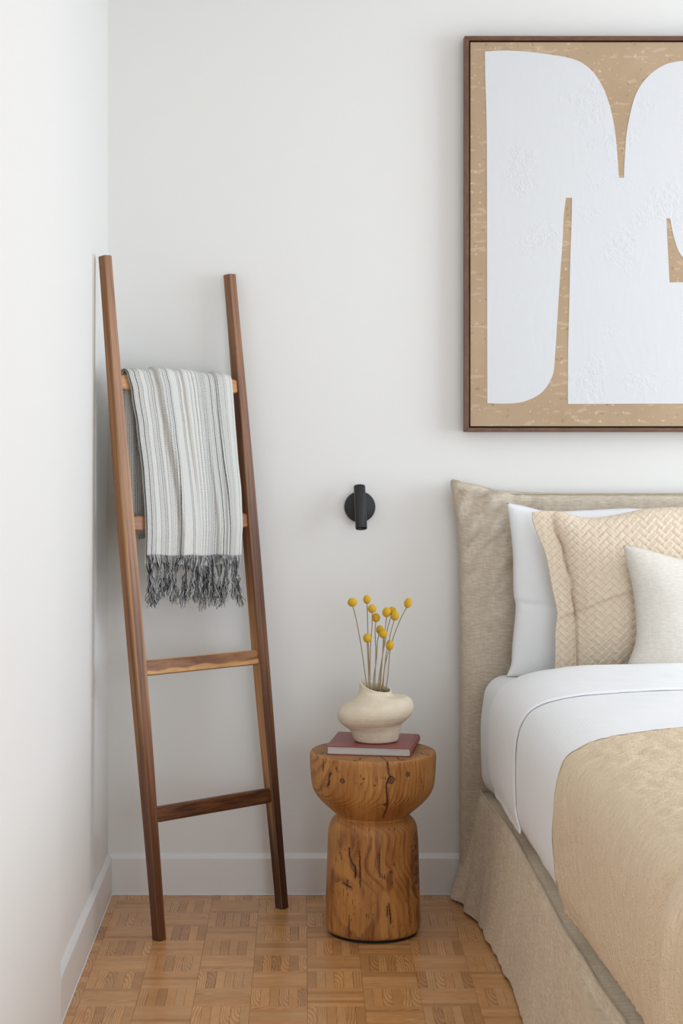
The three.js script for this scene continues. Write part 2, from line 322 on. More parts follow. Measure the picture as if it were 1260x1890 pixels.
  // flat-felled seam along the top edge of the skirt
  for (const s of [1, -1]) {
    const line = (dy, dx) => { const a = []; for (let i = 0; i <= 60; i++) { const z = mix(0.09, FOOT, i / 60); const x = seamX(z) - 0.002 - dx + 0.0016 * fbm(z * 20, 3, 1, 2); a.push(V(s > 0 ? x : 2 * BC - x, bedTop + dy, z)); } return a; };
    part('seam', sub(mergeGeometries([tube(line(0.0005, 0), 0.0022, 240, 7), tube(line(-0.011, 0.0012), 0.0011, 240, 6)]), o), skirtLinen, bed);
  }
}
// ------------------------------------------------------------------ mattress in its fitted sheet
{
  const o = [BC, bedTop, 1.4];
  const x0 = 0.5035, x1 = 2 * BC - x0, y0 = bedTop + 0.0005, y1 = 0.655, z0 = 0.118, z1 = 2.62, r = 0.055;
  const g = new THREE.BoxGeometry(x1 - x0, y1 - y0, z1 - z0, 90, 30, 160); g.translate((x0 + x1) / 2, (y0 + y1) / 2, (z0 + z1) / 2);
  const p = g.attributes.position;
  for (let i = 0; i < p.count; i++) {
    let x = p.getX(i), y = p.getY(i), z = p.getZ(i);
    const c = V(clamp(x, x0 + r, x1 - r), clamp(y, y0 + r, y1 - r), clamp(z, z0 + r, z1 - r)), d = V(x, y, z).sub(c);
    if (d.length() > 1e-6) { d.setLength(r); x = c.x + d.x; y = c.y + d.y; z = c.z + d.z; }
    const h = (y - y0) / (y1 - y0), sx = x < BC ? -1 : 1;
    x -= sx * (0.024 * sm(0.14, 0.34, z) + 0.030 * Math.max(0, z - 0.2)) * clamp((BC - x) * -sx / 0.8); x += sx * (0.006 * Math.sin(Math.PI * h) - 0.010 * sm(0.55, 1, h)) + 0.0022 * fbm(z * 8, y * 6, 1.4, 3);
    if (y > 0.6) y += 0.003 * fbm(x * 7, z * 7, 4.2, 3);
    p.setXYZ(i, x, y, z);
  }
  const m = thing('mattress', 'thick mattress in a plain white fitted sheet on the linen-covered bed base', 'mattress', o);
  part('fitted_sheet', sub(weldNormals(g), o), whiteCotton, m);
}
// ------------------------------------------------------------------ duvet and coverlet
const half = [[BC, 0.714], [0.95, 0.713], [0.82, 0.709], [0.72, 0.702], [0.68, 0.698], [0.625, 0.689], [0.58, 0.674], [0.553, 0.656], [0.536, 0.628], [0.527, 0.594], [0.523, 0.55], [0.522, 0.46], [0.525, 0.41], [0.531, 0.384]];
const over = curve2([...half.slice(1).reverse(), half[0], ...half.slice(1).map(([x, y]) => [2 * BC - x, y])]);   // left hem, over the top, right hem
const overLen = over.getLength();
const overPts = over.getSpacedPoints(600), overN = overPts.map((p, i) => { const a = overPts[Math.max(0, i - 1)], b = overPts[Math.min(600, i + 1)]; const t = b.clone().sub(a).normalize(); return V(-t.y, t.x, 0); });
function bedSurface(s, z, lift) {                                   // s 0..1 along the section, lift outwards
  const k = clamp(s) * 600, i = Math.min(599, Math.floor(k)), f = k - i;
  const p = overPts[i].clone().lerp(overPts[i + 1], f), n = overN[i].clone().lerp(overN[i + 1], f).normalize();
  const e = s < 0 ? s * overLen : s > 1 ? (s - 1) * overLen : 0;     // past the hem
  if (e) { p.y -= Math.abs(e); }
  const side = clamp((p.x - BC) / -0.78, -1, 1);
  p.x += side * (0.021 * (z - 0.82) + 0.011 * sm(1.4, 2.4, z));
  return V(p.x + n.x * lift, p.y + n.y * lift, z);
}
const sOf = (m) => m / overLen;                                     // metres from the left hem
const sideFade = (s) => { const d = Math.min(s, 1 - s) * overLen; return d; };
const zBack = (s) => lut([[0, 0.41], [0.06, 0.345], [0.12, 0.33], [0.2, 0.355], [0.26, 0.395], [0.33, 0.43], [0.42, 0.455], [0.7, 0.47], [1.2, 0.47]])(sideFade(s));
const zFold = (s) => lut([[0, 0.868], [0.06, 0.835], [0.2, 0.82], [0.28, 0.828], [0.45, 0.828], [1.2, 0.825]])(sideFade(s));
const furrow = (d, z) => -0.022 * gauss(z - 2.40 - 0.25 * (0.25 - d), 0.045) * sm(0.36, 0.2, d) * sm(-0.05, 0.08, d) + 0.018 * gauss(z - 2.53 - 0.2 * (0.25 - d), 0.06) * sm(0.36, 0.2, d);
const duvetWave = (s, z) => { const d = s * overLen; return 0.0035 * fbm(d * 3, z * 3, 2.2, 3) + 0.0012 * fbm(d * 9, z * 11, 5.2, 2); };
{
  const o = [BC, 0.38, 1.4];
  const duvet = thing('duvet', 'white satin-striped duvet with its top edge folded back over the mattress', 'duvet', o);
  const uvf = (u, v, p) => [p.z / 0.14, u * overLen / 0.14];
  const t = 0.012;
  const hemWob = (z) => 0.006 * N(z * 6, 2.2, 1.1);
  const g = sheet((u, v) => { const z = mix(zBack(u) + 0.012, 2.60, v); const s = mix((0.03 * sm(1.4, 2.4, z) - hemWob(z)) / overLen, 1, u); return bedSurface(s, z, -t / 2 + duvetWave(u, z) + furrow(sideFade(u), z)); }, 420, 200, t, uvf);
  part('cover', sub(g, o), sateen, duvet);
  const gf = sheet((u, v) => {
    const zb = zBack(u), zf = zFold(u), z = mix(zb, zf, v);
    const roll = 0.009 * Math.sin(Math.PI * Math.pow(v, 0.6)) * sm(0, 0.25, v) + 0.0005;
    const s = mix(-0.010 / overLen - 0.006 * Math.sin(v * 3) / overLen, 1, u);
    const d = sideFade(u);
    const puff = 0.012 * sm(0.28, 0.5, d) * gauss(v - 0.12, 0.22);
    return bedSurface(s, z, 0.0033 + 0.005 * gauss(v - 0.06, 0.13) * sm(0.6, 0.4, d) + roll * sm(0.1, 0.35, d) + puff + duvetWave(u, z) + 0.002 * fbm(u * overLen * 14, z * 18, 7.7, 2));
  }, 420, 70, 0.006, uvf);
  part('folded_edge', sub(gf, o), sateen, duvet);
}
const quiltBump = texture(1024, 1024, (u, v) => 0.5 + 0.55 * fbm(u * 16, v * 44, 2.2, 4) + 0.14 * N(u * 130, v * 130, 4.1), false);
const quiltMat = mat({ color: new THREE.Color(0.765, 0.60, 0.41), roughness: 0.66, bumpMap: quiltBump, bumpScale: 0.007, });
{
  const o = [BC, 0.38, 2.0];
  const q = thing('coverlet', 'crinkled tan quilted coverlet spread over the foot of the white duvet', 'blanket', o);
  const zq = (s) => lut([[0, 1.56], [0.06, 1.485], [0.16, 1.465], [0.24, 1.455], [0.3, 1.43], [0.40, 1.405], [0.6, 1.40], [1.2, 1.40]])(sideFade(s));
  const lump = (s, z) => {
    const d = sideFade(s), m = s * overLen;
    const onSide = sm(0.34, 0.24, d);
    let h = 0.0030 * fbm(m * 3.2, z * 3.5, 1.3, 3);
    h += onSide * 0.0062 * fbm(m * 8 + 0.6 * N(m * 6, z * 9, 1), z * 30, 3.1, 4) + (1 - onSide) * 0.0075 * fbm(m * 26, z * 24, 6.6, 4);
    const ridge = (z - 1.585 - 0.05 * sm(0.3, 0.5, d)) * 1; h += 0.0035 * gauss(ridge + 0.006 * N(m * 14, 1, 2), 0.011) * sm(0.12, 0.2, d) * sm(0.72, 0.5, d);
    h += furrow(d, z);
    return h;
  };
  const g = sheet((u, v) => {
    const z0 = zq(u), w = mix(z0, 3.06, v), zc = 2.66;
    const z = w < zc ? w : zc + 0.09 * Math.tanh((w - zc) / 0.09), drop = w < zc ? 0 : (w - zc) - 0.09 * Math.tanh((w - zc) / 0.09);
    const s = mix((0.032 * sm(1.35, 2.35, z) - 0.012) / overLen, 1 + 0.012 / overLen, u);
    const p = bedSurface(s, z, 0.0075 + lump(u, z)); const frac = clamp((p.y - 0.385) / 0.33);
    p.y -= drop * frac * 1.05; return p;
  }, 620, 300, 0.007, (u, v) => [u * overLen / 0.5, v * 1.65 / 0.5]);
  part('quilted_cloth', sub(g, o), quiltMat, q);
  const edge = []; for (let i = 0; i <= 160; i++) { const u = i / 160, z = zq(u) + 0.004; edge.push(bedSurface(u, z, 0.0085 + lump(u, z))); }
  part('binding', sub(tube(edge, 0.0034, 400, 7), o), quiltMat, q);
}
// ------------------------------------------------------------------ pillows
function coons(L, Tp, w, hgt, mirrorX) {                              // left edge L(v), top edge T(u) in metres; the right edge mirrors the left
  const l = curve2(L), t = curve2(Tp);
  const lp = l.getSpacedPoints(200), tp = t.getSpacedPoints(200);
  const Lf = (v) => { const k = v * 200, i = Math.min(199, Math.floor(k)); return lp[i].clone().lerp(lp[i + 1], k - i); };
  const Rf = (v) => { const p = Lf(v); return V(2 * mirrorX - p.x, p.y, 0); };
  const Tf = (u) => { const k = (u < 0.5 ? u : 1 - u) * 2 * 200, i = Math.min(199, Math.floor(k)); const p = tp[i].clone().lerp(tp[i + 1], k - i); return u < 0.5 ? p : V(2 * mirrorX - p.x, p.y, 0); };
  const B0 = Lf(0), B1 = Rf(0);
  return (u, v) => {
    const a = Lf(v).multiplyScalar(1 - u).add(Rf(v).multiplyScalar(u)), b = B0.clone().lerp(B1, u).multiplyScalar(1 - v).add(Tf(u).multiplyScalar(v));
    const c = B0.clone().multiplyScalar((1 - u) * (1 - v)).add(B1.clone().multiplyScalar(u * (1 - v))).add(Lf(1).multiplyScalar((1 - u) * v)).add(Rf(1).multiplyScalar(u * v));
    return a.add(b).sub(c);
  };
}
function pillow(shapeFn, thick, nu, nv, bumpFn, lean, yb, zb, flange = 0, pw = [0.5, 0.5]) {
  const pos = [], uv = [], idx = [], c = (nu + 1) * (nv + 1);
  for (const s of [1, -1]) for (let j = 0; j <= nv; j++) for (let i = 0; i <= nu; i++) {
    const u = i / nu, v = j / nv, p = shapeFn(u, v);
    const fu = clamp((0.5 - Math.abs(u - 0.5) - flange) / (0.5 - flange)) * 2, fv = clamp((0.5 - Math.abs(v - 0.5)) * 4);
    const du = 1 - Math.pow(1 - clamp(fu * 0.5 * 2, 0, 1), 2), dv = 1 - Math.pow(1 - clamp((0.5 - Math.abs(v - 0.5)) * 2), 2.4);
    let h = thick * Math.pow(clamp(du), pw[0]) * Math.pow(clamp(dv), pw[1]);
    const rim = Math.min(u, 1 - u, v, 1 - v) < 1e-6;
    h = s * (h + (rim ? 0 : 0.0010 + 0.0026 * sm(0, 0.025, Math.min(u, 1 - u, v, 1 - v)))) + (s > 0 && !rim ? bumpFn(p.x, p.y, u, v) * sm(0, 0.045, Math.min(u, 1 - u, v, 1 - v)) : 0);
    const y = p.y, ca = Math.cos(lean), sa = Math.sin(lean);
    pos.push(p.x, yb + y * ca - h * -sa * 1, zb - y * sa + h * ca); uv.push(p.x, p.y);
  }
  for (let j = 0; j < nv; j++) for (let i = 0; i < nu; i++) {
    const a = j * (nu + 1) + i, b = a + 1, d = a + nu + 1, e = d + 1;
    idx.push(a, b, e, a, e, d, c + a, c + e, c + b, c + a, c + d, c + e);
  }
  return weldNormals(geoOf(pos, idx, uv));
}
{ // white pillow against the headboard
  const f = coons([[0.566, 0.0], [0.580, 0.035], [0.584, 0.09], [0.590, 0.143], [0.594, 0.20], [0.589, 0.225], [0.588, 0.327], [0.585, 0.379], [0.577, 0.445], [0.571, 0.484]], [[0.571, 0.484], [0.62, 0.474], [0.68, 0.460], [0.78, 0.462], [0.91, 0.468]], 0, 0, 0.91);
  const g = pillow(f, 0.052, 120, 90, (x, y, u, v) => 0.006 * fbm(x * 6, y * 5, 3.3, 3) - 0.004 * gauss(y - 0.205 + 0.1 * (x - 0.6), 0.008) * sm(0.3, 0.05, u), 0.075, 0.655, 0.205, 0, [0.55, 0.55]);
  const o = [0.91, 0.66, 0.2], t = thing('pillow', 'plain white bed pillow standing upright against the beige linen headboard', 'pillow', o);
  part('pillow_case', sub(g, o), whiteCotton, t);
}
// quilting of the sham: a herringbone of stitched oblongs set on the diagonal
function quiltField(x, y) {                                           // 0 on the stitching, 1 in the middle of a puff
  const s = 0.0158, a = (x + y) * Math.SQRT1_2 / s, b = (y - x) * Math.SQRT1_2 / s;
  const i = Math.floor(a), j = Math.floor(b), k = (((i - j) % 4) + 4) % 4;       // 2 : 1 herringbone
  const fa = a - i, fb = b - j; let d = 1;
  const L = fa, R = 1 - fa, D = fb, U = 1 - fb;
  if (k === 0) d = Math.min(L, D, U);        // left half of a block along a
  else if (k === 1) d = Math.min(R, D, U);
  else if (k === 2) d = Math.min(U, L, R);   // upper half of a block along b
  else d = Math.min(D, L, R);
  return d;
}
{
  const f = coons([[0.684, -0.02], [0.685, 0.028], [0.6865, 0.082], [0.687, 0.14], [0.692, 0.19], [0.6795, 0.255], [0.662, 0.348], [0.642, 0.40], [0.627, 0.442], [0.627, 0.464]], [[0.627, 0.464], [0.669, 0.4675], [0.71, 0.464], [0.752, 0.452], [0.79, 0.448], [0.855, 0.457], [0.938, 0.473], [1.05, 0.479]], 0, 0, 1.05);
  const seam = lut([[0, 0.745], [0.036, 0.745], [0.174, 0.742], [0.261, 0.733], [0.358, 0.711], [0.425, 0.686], [0.47, 0.67]]);
  const stitch = texture(1024, 1024, (u, v) => {
    const d = quiltField(u * 0.296, v * 0.296), n = fbm(u * 24, v * 24, 2.7, 3), dash = 0.5 + 0.5 * Math.sin((u + v) * 900) * Math.sin((u - v) * 900);
    const c = mix3([0.88, 0.805, 0.705], [0.91, 0.84, 0.745], clamp(0.5 + n)); return mix3(c, [0.76, 0.665, 0.55], (1 - sm(0.02, 0.075, d)) * (0.50 + 0.35 * dash));
  });
  const m = mat({ map: stitch, roughness: 0.85, bumpMap: texture(512, 512, (u, v) => 0.5 + 0.5 * fbm(u * 30, v * 30, 6.1, 4), false), bumpScale: 0.0012 });
  stitch.repeat.set(1 / 0.296, 1 / 0.296); m.bumpMap.repeat.set(1 / 0.296, 1 / 0.296);
  const bump = (x, y, u, v) => {
    const d = quiltField(x, y), e = sm(0, 0.34, d), ex = Math.min(u, 1 - u, v, 1 - v);
    let h = 0.0017 * e * sm(0, 0.02, ex) + 0.0012 * fbm(x * 60, y * 60, 3.1, 2);
    h += 0.006 * fbm(x * 5, y * 5, 8.2, 3) * sm(0, 0.1, ex);
    const xx = x > 1.05 ? 2.1 - x : x;
    h -= 0.011 * gauss(xx - seam(y), 0.0026) * sm(0.47, 0.38, y);
    const crease = y - (0.178 + (xx - 0.692) * 0.45 - 1.1 * Math.max(0, xx - 0.80) * (xx - 0.80));
    h += 0.0055 * gauss(crease, 0.007) * sm(0.96, 0.84, xx) - 0.004 * gauss(crease + 0.012, 0.008) * sm(0.96, 0.84, xx);
    return h;
  };
  const g = pillow(f, 0.066, 460, 300, bump, 0.06, 0.655, 0.325, 0.068, [0.6, 0.5]);
  const o = [1.05, 0.66, 0.325], t = thing('quilted_sham', 'tan zigzag-quilted pillow sham with a flat flange in front of the white pillow', 'pillow', o);
  part('sham_cover', sub(g, o), m, t);
}
{
  const f = coons([[0.855, 0.0], [0.858, 0.05], [0.867, 0.075], [0.880, 0.105], [0.886, 0.14], [0.886, 0.168], [0.883, 0.218], [0.875, 0.278], [0.861, 0.338], [0.856, 0.372]], [[0.856, 0.372], [0.885, 0.369], [0.913, 0.363], [0.978, 0.344], [1.018, 0.336], [1.10, 0.334]], 0, 0, 1.10);
  const m = cushionLinen.clone(); m.map.repeat.set(1 / 0.42, 1 / 0.42); m.bumpMap.repeat.set(1 / 0.42, 1 / 0.42);
  const g = pillow(f, 0.062, 150, 120, (x, y, u, v) => 0.006 * fbm(x * 6, y * 6, 5.5, 3) + 0.003 * fbm(x * 18, y * 14, 2.5, 2) * sm(0.3, 0.02, Math.min(u, 1 - u)), 0.11, 0.665, 0.452, 0, [0.5, 0.5]);
  const o = [1.10, 0.67, 0.45], t = thing('cushion', 'pale woven linen cushion leaning in front of the tan quilted sham', 'cushion', o);
  part('cushion_cover', sub(g, o), m, t);
}

// ------------------------------------------------------------------ framed abstract canvas
{
  const o = [0.4644 + 0.8, 1.898, 0.009];
  const art = thing('framed_canvas', 'large abstract white and tan canvas in a slim brown wooden frame above the headboard', 'painting', o);
  const w = 1.6, h = 1.131, hw = w / 2, hh = h / 2, fw = 0.0125, dep = 0.046;
  const wood = texture(512, 64, (u, v) => { const g = fbm(u * 14, v * 5, 3.3, 4) + 0.6 * N(u * 20, v * 40, 1.2); return mix3([0.47, 0.32, 0.21], [0.33, 0.205, 0.125], clamp(0.5 + g)); });
  const wm = mat({ map: wood, roughness: 0.5 });
  const rail = (len) => {                                            // mitred rail along x, outer edge at y = 0, inside up
    const sh = new THREE.Shape([[-len / 2, 0], [len / 2, 0], [len / 2 - fw, fw], [-len / 2 + fw, fw]].map((p) => new THREE.Vector2(...p)));
    const g = new THREE.ExtrudeGeometry(sh, { depth: dep - 0.0016, bevelEnabled: true, bevelSize: 0.0008, bevelThickness: 0.0008, bevelSegments: 2, bevelOffset: -0.0008 }); g.translate(0, 0, 0.0008);
    const p = g.attributes.position, uv = g.attributes.uv; for (let i = 0; i < p.count; i++) uv.setXY(i, p.getX(i) / 0.6, (p.getY(i) + p.getZ(i)) / 0.075); return g;
  };
  const put = (g, rz, x, y) => { const m = part('frame_rail', g, wm, art); m.rotation.z = rz; m.position.set(x, y, 0); return m; };
  const hr = rail(w), vr = rail(h);
  put(hr, 0, 0, -hh); put(hr, Math.PI, 0, hh); put(vr, -Math.PI / 2, -hw, 0); put(vr, Math.PI / 2, hw, 0);
  part('shadow_gap', box(-hw + 0.009, hw - 0.009, -hh + 0.009, hh - 0.009, 0.002, 0.024), mat({ color: new THREE.Color(0.012, 0.009, 0.007), roughness: 0.9 }), art);
  const ci = 0.0163, cw = hw - ci, ch = hh - ci, zc = 0.0395;
  const tan = texture(1024, 724, (u, v) => {
    const X = u * 1.57, Y = v * 1.1; let c = mix3([0.73, 0.63, 0.51], [0.68, 0.575, 0.455], clamp(0.5 + 1.0 * fbm(X * 5, Y * 5, 2.1, 4)));
    const streak = sm(0.28, 0.45, N(X * 7, Y * 60, 3.3) * 0.7 + N(X * 40, Y * 120, 4.4) * 0.6); const flecks = sm(0.48, 0.62, N(X * 90, Y * 90, 1.9));
    c = mix3(c, [0.85, 0.755, 0.64], clamp(streak * 0.35 + flecks * 0.75)); c = mix3(c, [0.58, 0.45, 0.33], sm(0.5, 0.62, N(X * 70, Y * 70, 8.8)) * 0.5); return c;
  });
  const cm = mat({ map: tan, roughness: 0.85, bumpMap: texture(512, 512, (u, v) => 0.5 + 0.25 * Math.sin(u * 1600) * Math.sin(v * 1600) + 0.3 * fbm(u * 60, v * 60, 2, 2), false), bumpScale: 0.0003 });
  const canvas = part('canvas', rbox(-cw, cw, -ch, ch, 0.012, zc, 0.0015), cm, art);
  { const p = canvas.geometry.attributes.position, uv = canvas.geometry.attributes.uv; for (let i = 0; i < p.count; i++) uv.setXY(i, p.getX(i) / (2 * cw) + 0.5, p.getY(i) / (2 * ch) + 0.5); }
  // the white painted areas: thin raised paint with crisp edges
  const A = (x, y) => [(820 + x / 2.864 - 557) / 646 - o[0] + 0.002, 1.403 - (40 + y / 2.864 - 752) / 646 - o[1]], Bp = (x, y) => A(x, y + 1031);
  const start = A(210, 158);
  const sh = new THREE.Shape(); sh.moveTo(...start);
  const spl = (s, pts) => s.splineThru(pts.map((p) => new THREE.Vector2(...p)));
  spl(sh, [A(300, 153), A(380, 155), A(470, 163), A(560, 175), A(640, 188), A(700, 207), A(740, 230), A(780, 265), A(815, 315), A(845, 375), A(870, 450), A(890, 540), A(903, 640), A(911, 740), A(917, 826)]);
  sh.lineTo(...A(945, 826));
  spl(sh, [A(947, 760), A(951, 690), A(958, 600), A(975, 500), A(1000, 405), A(1028, 345), A(1062, 300), A(1112, 255), A(1170, 224), A(1230, 210), A(1300, 208), A(1480, 222), A(1640, 270), A(1760, 350), A(1850, 480), A(1900, 640)]);
  sh.lineTo(...A(1940, 640)); spl(sh, [A(1950, 500), A(1980, 380), A(2040, 290), A(2130, 220), A(2260, 170), A(2500, 158), A(2790, 160)]);
  sh.lineTo(...Bp(2795, 985)); sh.lineTo(...Bp(649, 989));
  spl(sh, [Bp(649, 850), Bp(650, 700), Bp(655, 500), Bp(662, 200), Bp(669, 0), A(670, 930)]);
  sh.lineTo(...A(637, 930));
  spl(sh, [Bp(625, 0), Bp(619, 130), Bp(607, 300), Bp(597, 450), Bp(585, 650), Bp(578, 750), Bp(571, 820), Bp(556, 862), Bp(530, 905), Bp(495, 940), Bp(430, 972), Bp(370, 985), Bp(300, 988), Bp(223, 985)]);
  spl(sh, [Bp(222, 600), A(221, 800), A(218, 480), A(213, 330), start]);
  const hole = new THREE.Path(); hole.moveTo(...Bp(1167, 8)); hole.lineTo(...Bp(1184, 348)); hole.lineTo(...Bp(1560, 345)); hole.lineTo(...Bp(1530, 268)); spl(hole, [Bp(1440, 272), Bp(1350, 262), Bp(1280, 232), Bp(1238, 190), Bp(1215, 130), Bp(1200, 70), Bp(1189, 8)]); hole.lineTo(...Bp(1167, 8));
  sh.holes.push(hole);
  const pg = new THREE.ExtrudeGeometry(sh, { depth: 0.0009, bevelEnabled: true, bevelSize: 0.0005, bevelThickness: 0.0005, bevelSegments: 1, curveSegments: 90 }); pg.translate(0, 0, zc - 0.0002);
  { const p = pg.attributes.position, uv = pg.attributes.uv; for (let i = 0; i < p.count; i++) uv.setXY(i, p.getX(i) / 0.8 + 0.5, p.getY(i) / 0.8 + 0.5); }
  const impasto = texture(1152, 1152, (u, v) => {
    const patch = sm(0.02, 0.26, fbm(u * 4.5, v * 4.5, 6.3, 3)), rough = fbm(u * 60, v * 60, 1.4, 4) + 0.6 * Math.abs(N(u * 120, v * 90, 2.4));
    const strokes = 0.6 * N(u * 55 + 3 * N(u * 4, v * 4, 2), v * 10, 3.9); return 0.5 + patch * rough * 0.75 + 0.20 * strokes + 0.06 * N(u * 220, v * 220, 1);
  }, false);
  part('white_paint', pg, mat({ color: new THREE.Color(0.69, 0.69, 0.685), roughness: 0.7, bumpMap: impasto, bumpScale: 0.0016 }), art);
}

// ------------------------------------------------------------------ wall lamp
{
  const o = [0.1667, 1.1166, 0.0005];
  const black = mat({ color: new THREE.Color(0.012, 0.012, 0.012), roughness: 0.5 }), inside = mat({ color: new THREE.Color(0.006, 0.006, 0.006), roughness: 0.7 });
  const lamp = thing('wall_lamp', 'small matt black reading lamp with a tube head on a round wall plate', 'lamp', o);
  const disc = new THREE.LatheGeometry([[0, 0], [0.0445, 0], [0.0445, 0.0125], [0.0437, 0.0138], [0.0425, 0.0142], [0, 0.0142]].map((p) => new THREE.Vector2(...p)), 96); disc.rotateX(Math.PI / 2);
  part('wall_plate', toCreasedNormals(disc, 0.6), black, lamp);
  const arm = new THREE.CylinderGeometry(0.0065, 0.0065, 0.052, 24); arm.rotateX(Math.PI / 2); arm.translate(0, 0.001, 0.014 + 0.024); part('arm', arm, black, lamp);
  const R = 0.0166, L = 0.128;
  const head = new THREE.LatheGeometry([[0, L / 2 - 0.001], [R * 0.5, L / 2], [R - 0.0035, L / 2], [R - 0.001, L / 2 - 0.0009], [R, L / 2 - 0.003], [R, -L / 2 + 0.0008], [R - 0.0006, -L / 2], [R - 0.0016, -L / 2], [R - 0.002, -L / 2 + 0.0008], [R - 0.002, -L / 2 + 0.024]].reverse().map((p) => new THREE.Vector2(...p)), 64);
  const h = part('lamp_head', toCreasedNormals(head, 0.7), black, lamp); h.position.set(-0.0005, 0.003, 0.072); h.rotation.set(-0.36, 0, 0.035, 'ZXY');
  const refl = new THREE.LatheGeometry([[0, 0.018], [0.007, 0.0165], [0.0115, 0.006], [R - 0.0022, 0.0]].map((p) => new THREE.Vector2(p[0], p[1] - L / 2 + 0.006)), 48);
  part('reflector', refl, inside, h);
  const bulb = new THREE.SphereGeometry(0.0055, 20, 14); bulb.translate(0, -L / 2 + 0.012, 0); part('lens', bulb, mat({ color: new THREE.Color(0.05, 0.05, 0.048), roughness: 0.25 }), h);
  const knuckle = new THREE.CylinderGeometry(0.0075, 0.0075, 0.012, 24); knuckle.rotateX(Math.PI / 2); knuckle.translate(0, 0.001, 0.052); part('swivel_joint', knuckle, black, lamp);
}

// ------------------------------------------------------------------ blanket ladder
const LAD = { L0: V(-0.3754, 0, 0.4652), R0: V(-0.0562, 0, 0.1517), eu: V(0.7134, 0, -0.7007), en: V(0.7007, 0, 0.7134), lean: 0.1072 };
const ladP = (u, y, off = 0) => LAD.L0.clone().addScaledVector(LAD.eu, u).addScaledVector(LAD.en, -LAD.lean * y + off).setY(y);   // a point of the ladder's plane; off forwards
function timber(w, h, light, dark, sap, s, sapFn, footDark = 0) {       // last argument: how much darker the colour gets towards the bottom end                   // u across the four faces, v along the length
  return texture(w, h, (u, v) => {
    const face = Math.floor(u * 4), t = u * 4 - face, y = v * 8;
    const g = Math.sin((t * 1.1 + face * 1.7 + 1.8 * fbm(t * 0.8 + face * 5, y * 0.45, s, 3)) * 8 + s), fine = N(t * 26 + face * 9, y * 1.6, s + 3), streak = fbm(t * 5 + face * 3, y * 0.5, s + 6, 3), pore = sm(0.2, 0.5, N(t * 40 + face * 7, y * 9, s + 8));
    let c = mix3(light, dark, clamp(0.42 + 0.10 * g + 0.13 * fine + 0.85 * streak + 0.16 * pore + 0.5 * (fbm(face * 3, y * 0.35, s + 2, 2)) + footDark * sm(0.5, 0, v)));
    if (sap) { const k = clamp(sapFn(face, t, v)); c = mix3(c, mix3(sap, [sap[0] * 0.86, sap[1] * 0.82, sap[2] * 0.75], clamp(0.5 + 0.5 * g * 0.6 + fine * 0.5)), k); }
    return c;
  });
}
// a bar through points; section half-sizes a (along ax) and b (along bx), chamfered
function bar(path, halfs, ax, bx, cham, wob = 0) {
  const pos = [], uv = [], idx = [], n = path.length;
  let run = 0; const prof = (a, b, c) => [[-a + c, b], [a - c, b], [a, b - c], [a, -b + c], [a - c, -b], [-a + c, -b], [-a, -b + c], [-a, b - c]];
  const fu = [0, 0.23, 0.27, 0.48, 0.52, 0.73, 0.77, 0.98];
  path.forEach((p, i) => {
    if (i) run += p.distanceTo(path[i - 1]);
    const [a, b] = halfs(i / (n - 1));
    const end = i === 0 || i === n - 1 ? cham * 0.8 : 0;
    prof(a - end, b - end, cham).forEach(([x, y], k) => { const q = p.clone().addScaledVector(ax, x + wob * N(i * 0.3, k, 2)).addScaledVector(bx, y); pos.push(q.x, q.y, q.z); uv.push(fu[k] + 0.005, run); });
    const q = p.clone().addScaledVector(ax, prof(a - end, b - end, cham)[0][0]).addScaledVector(bx, prof(a - end, b - end, cham)[0][1]); pos.push(q.x, q.y, q.z); uv.push(1.0, run);
  });
  const R = 9; const total = run; for (let i = 1; i < uv.length; i += 2) uv[i] /= total;
  for (let i = 0; i < n - 1; i++) for (let k = 0; k < 8; k++) { const a = i * R + k, b = a + 1, c = a + R, d = c + 1; idx.push(a, b, d, a, d, c); }
  for (const e of [0, n - 1]) { const c = pos.length / 3; pos.push(path[e].x, path[e].y, path[e].z); uv.push(0.5, e ? 0.99 : 0.01); for (let k = 0; k < 8; k++) { if (e) idx.push(c, e * R + k, e * R + k + 1); else idx.push(c, k + 1, k); } }
  // orient outwards
  const g = geoOf(pos, idx, uv); g.computeBoundingBox();
  const mid = path[Math.floor(n / 2)], A = new THREE.Vector3().fromBufferAttribute(g.attributes.position, Math.floor(n / 2) * R), nn = new THREE.Vector3().fromBufferAttribute(g.attributes.normal, Math.floor(n / 2) * R);
  if (nn.dot(A.sub(mid)) < 0) { for (let i = 0; i < idx.length; i += 3) { const t = idx[i]; idx[i] = idx[i + 1]; idx[i + 1] = t; } g.setIndex(idx); g.computeVertexNormals(); }
  return toCreasedNormals(g, 0.35);
}
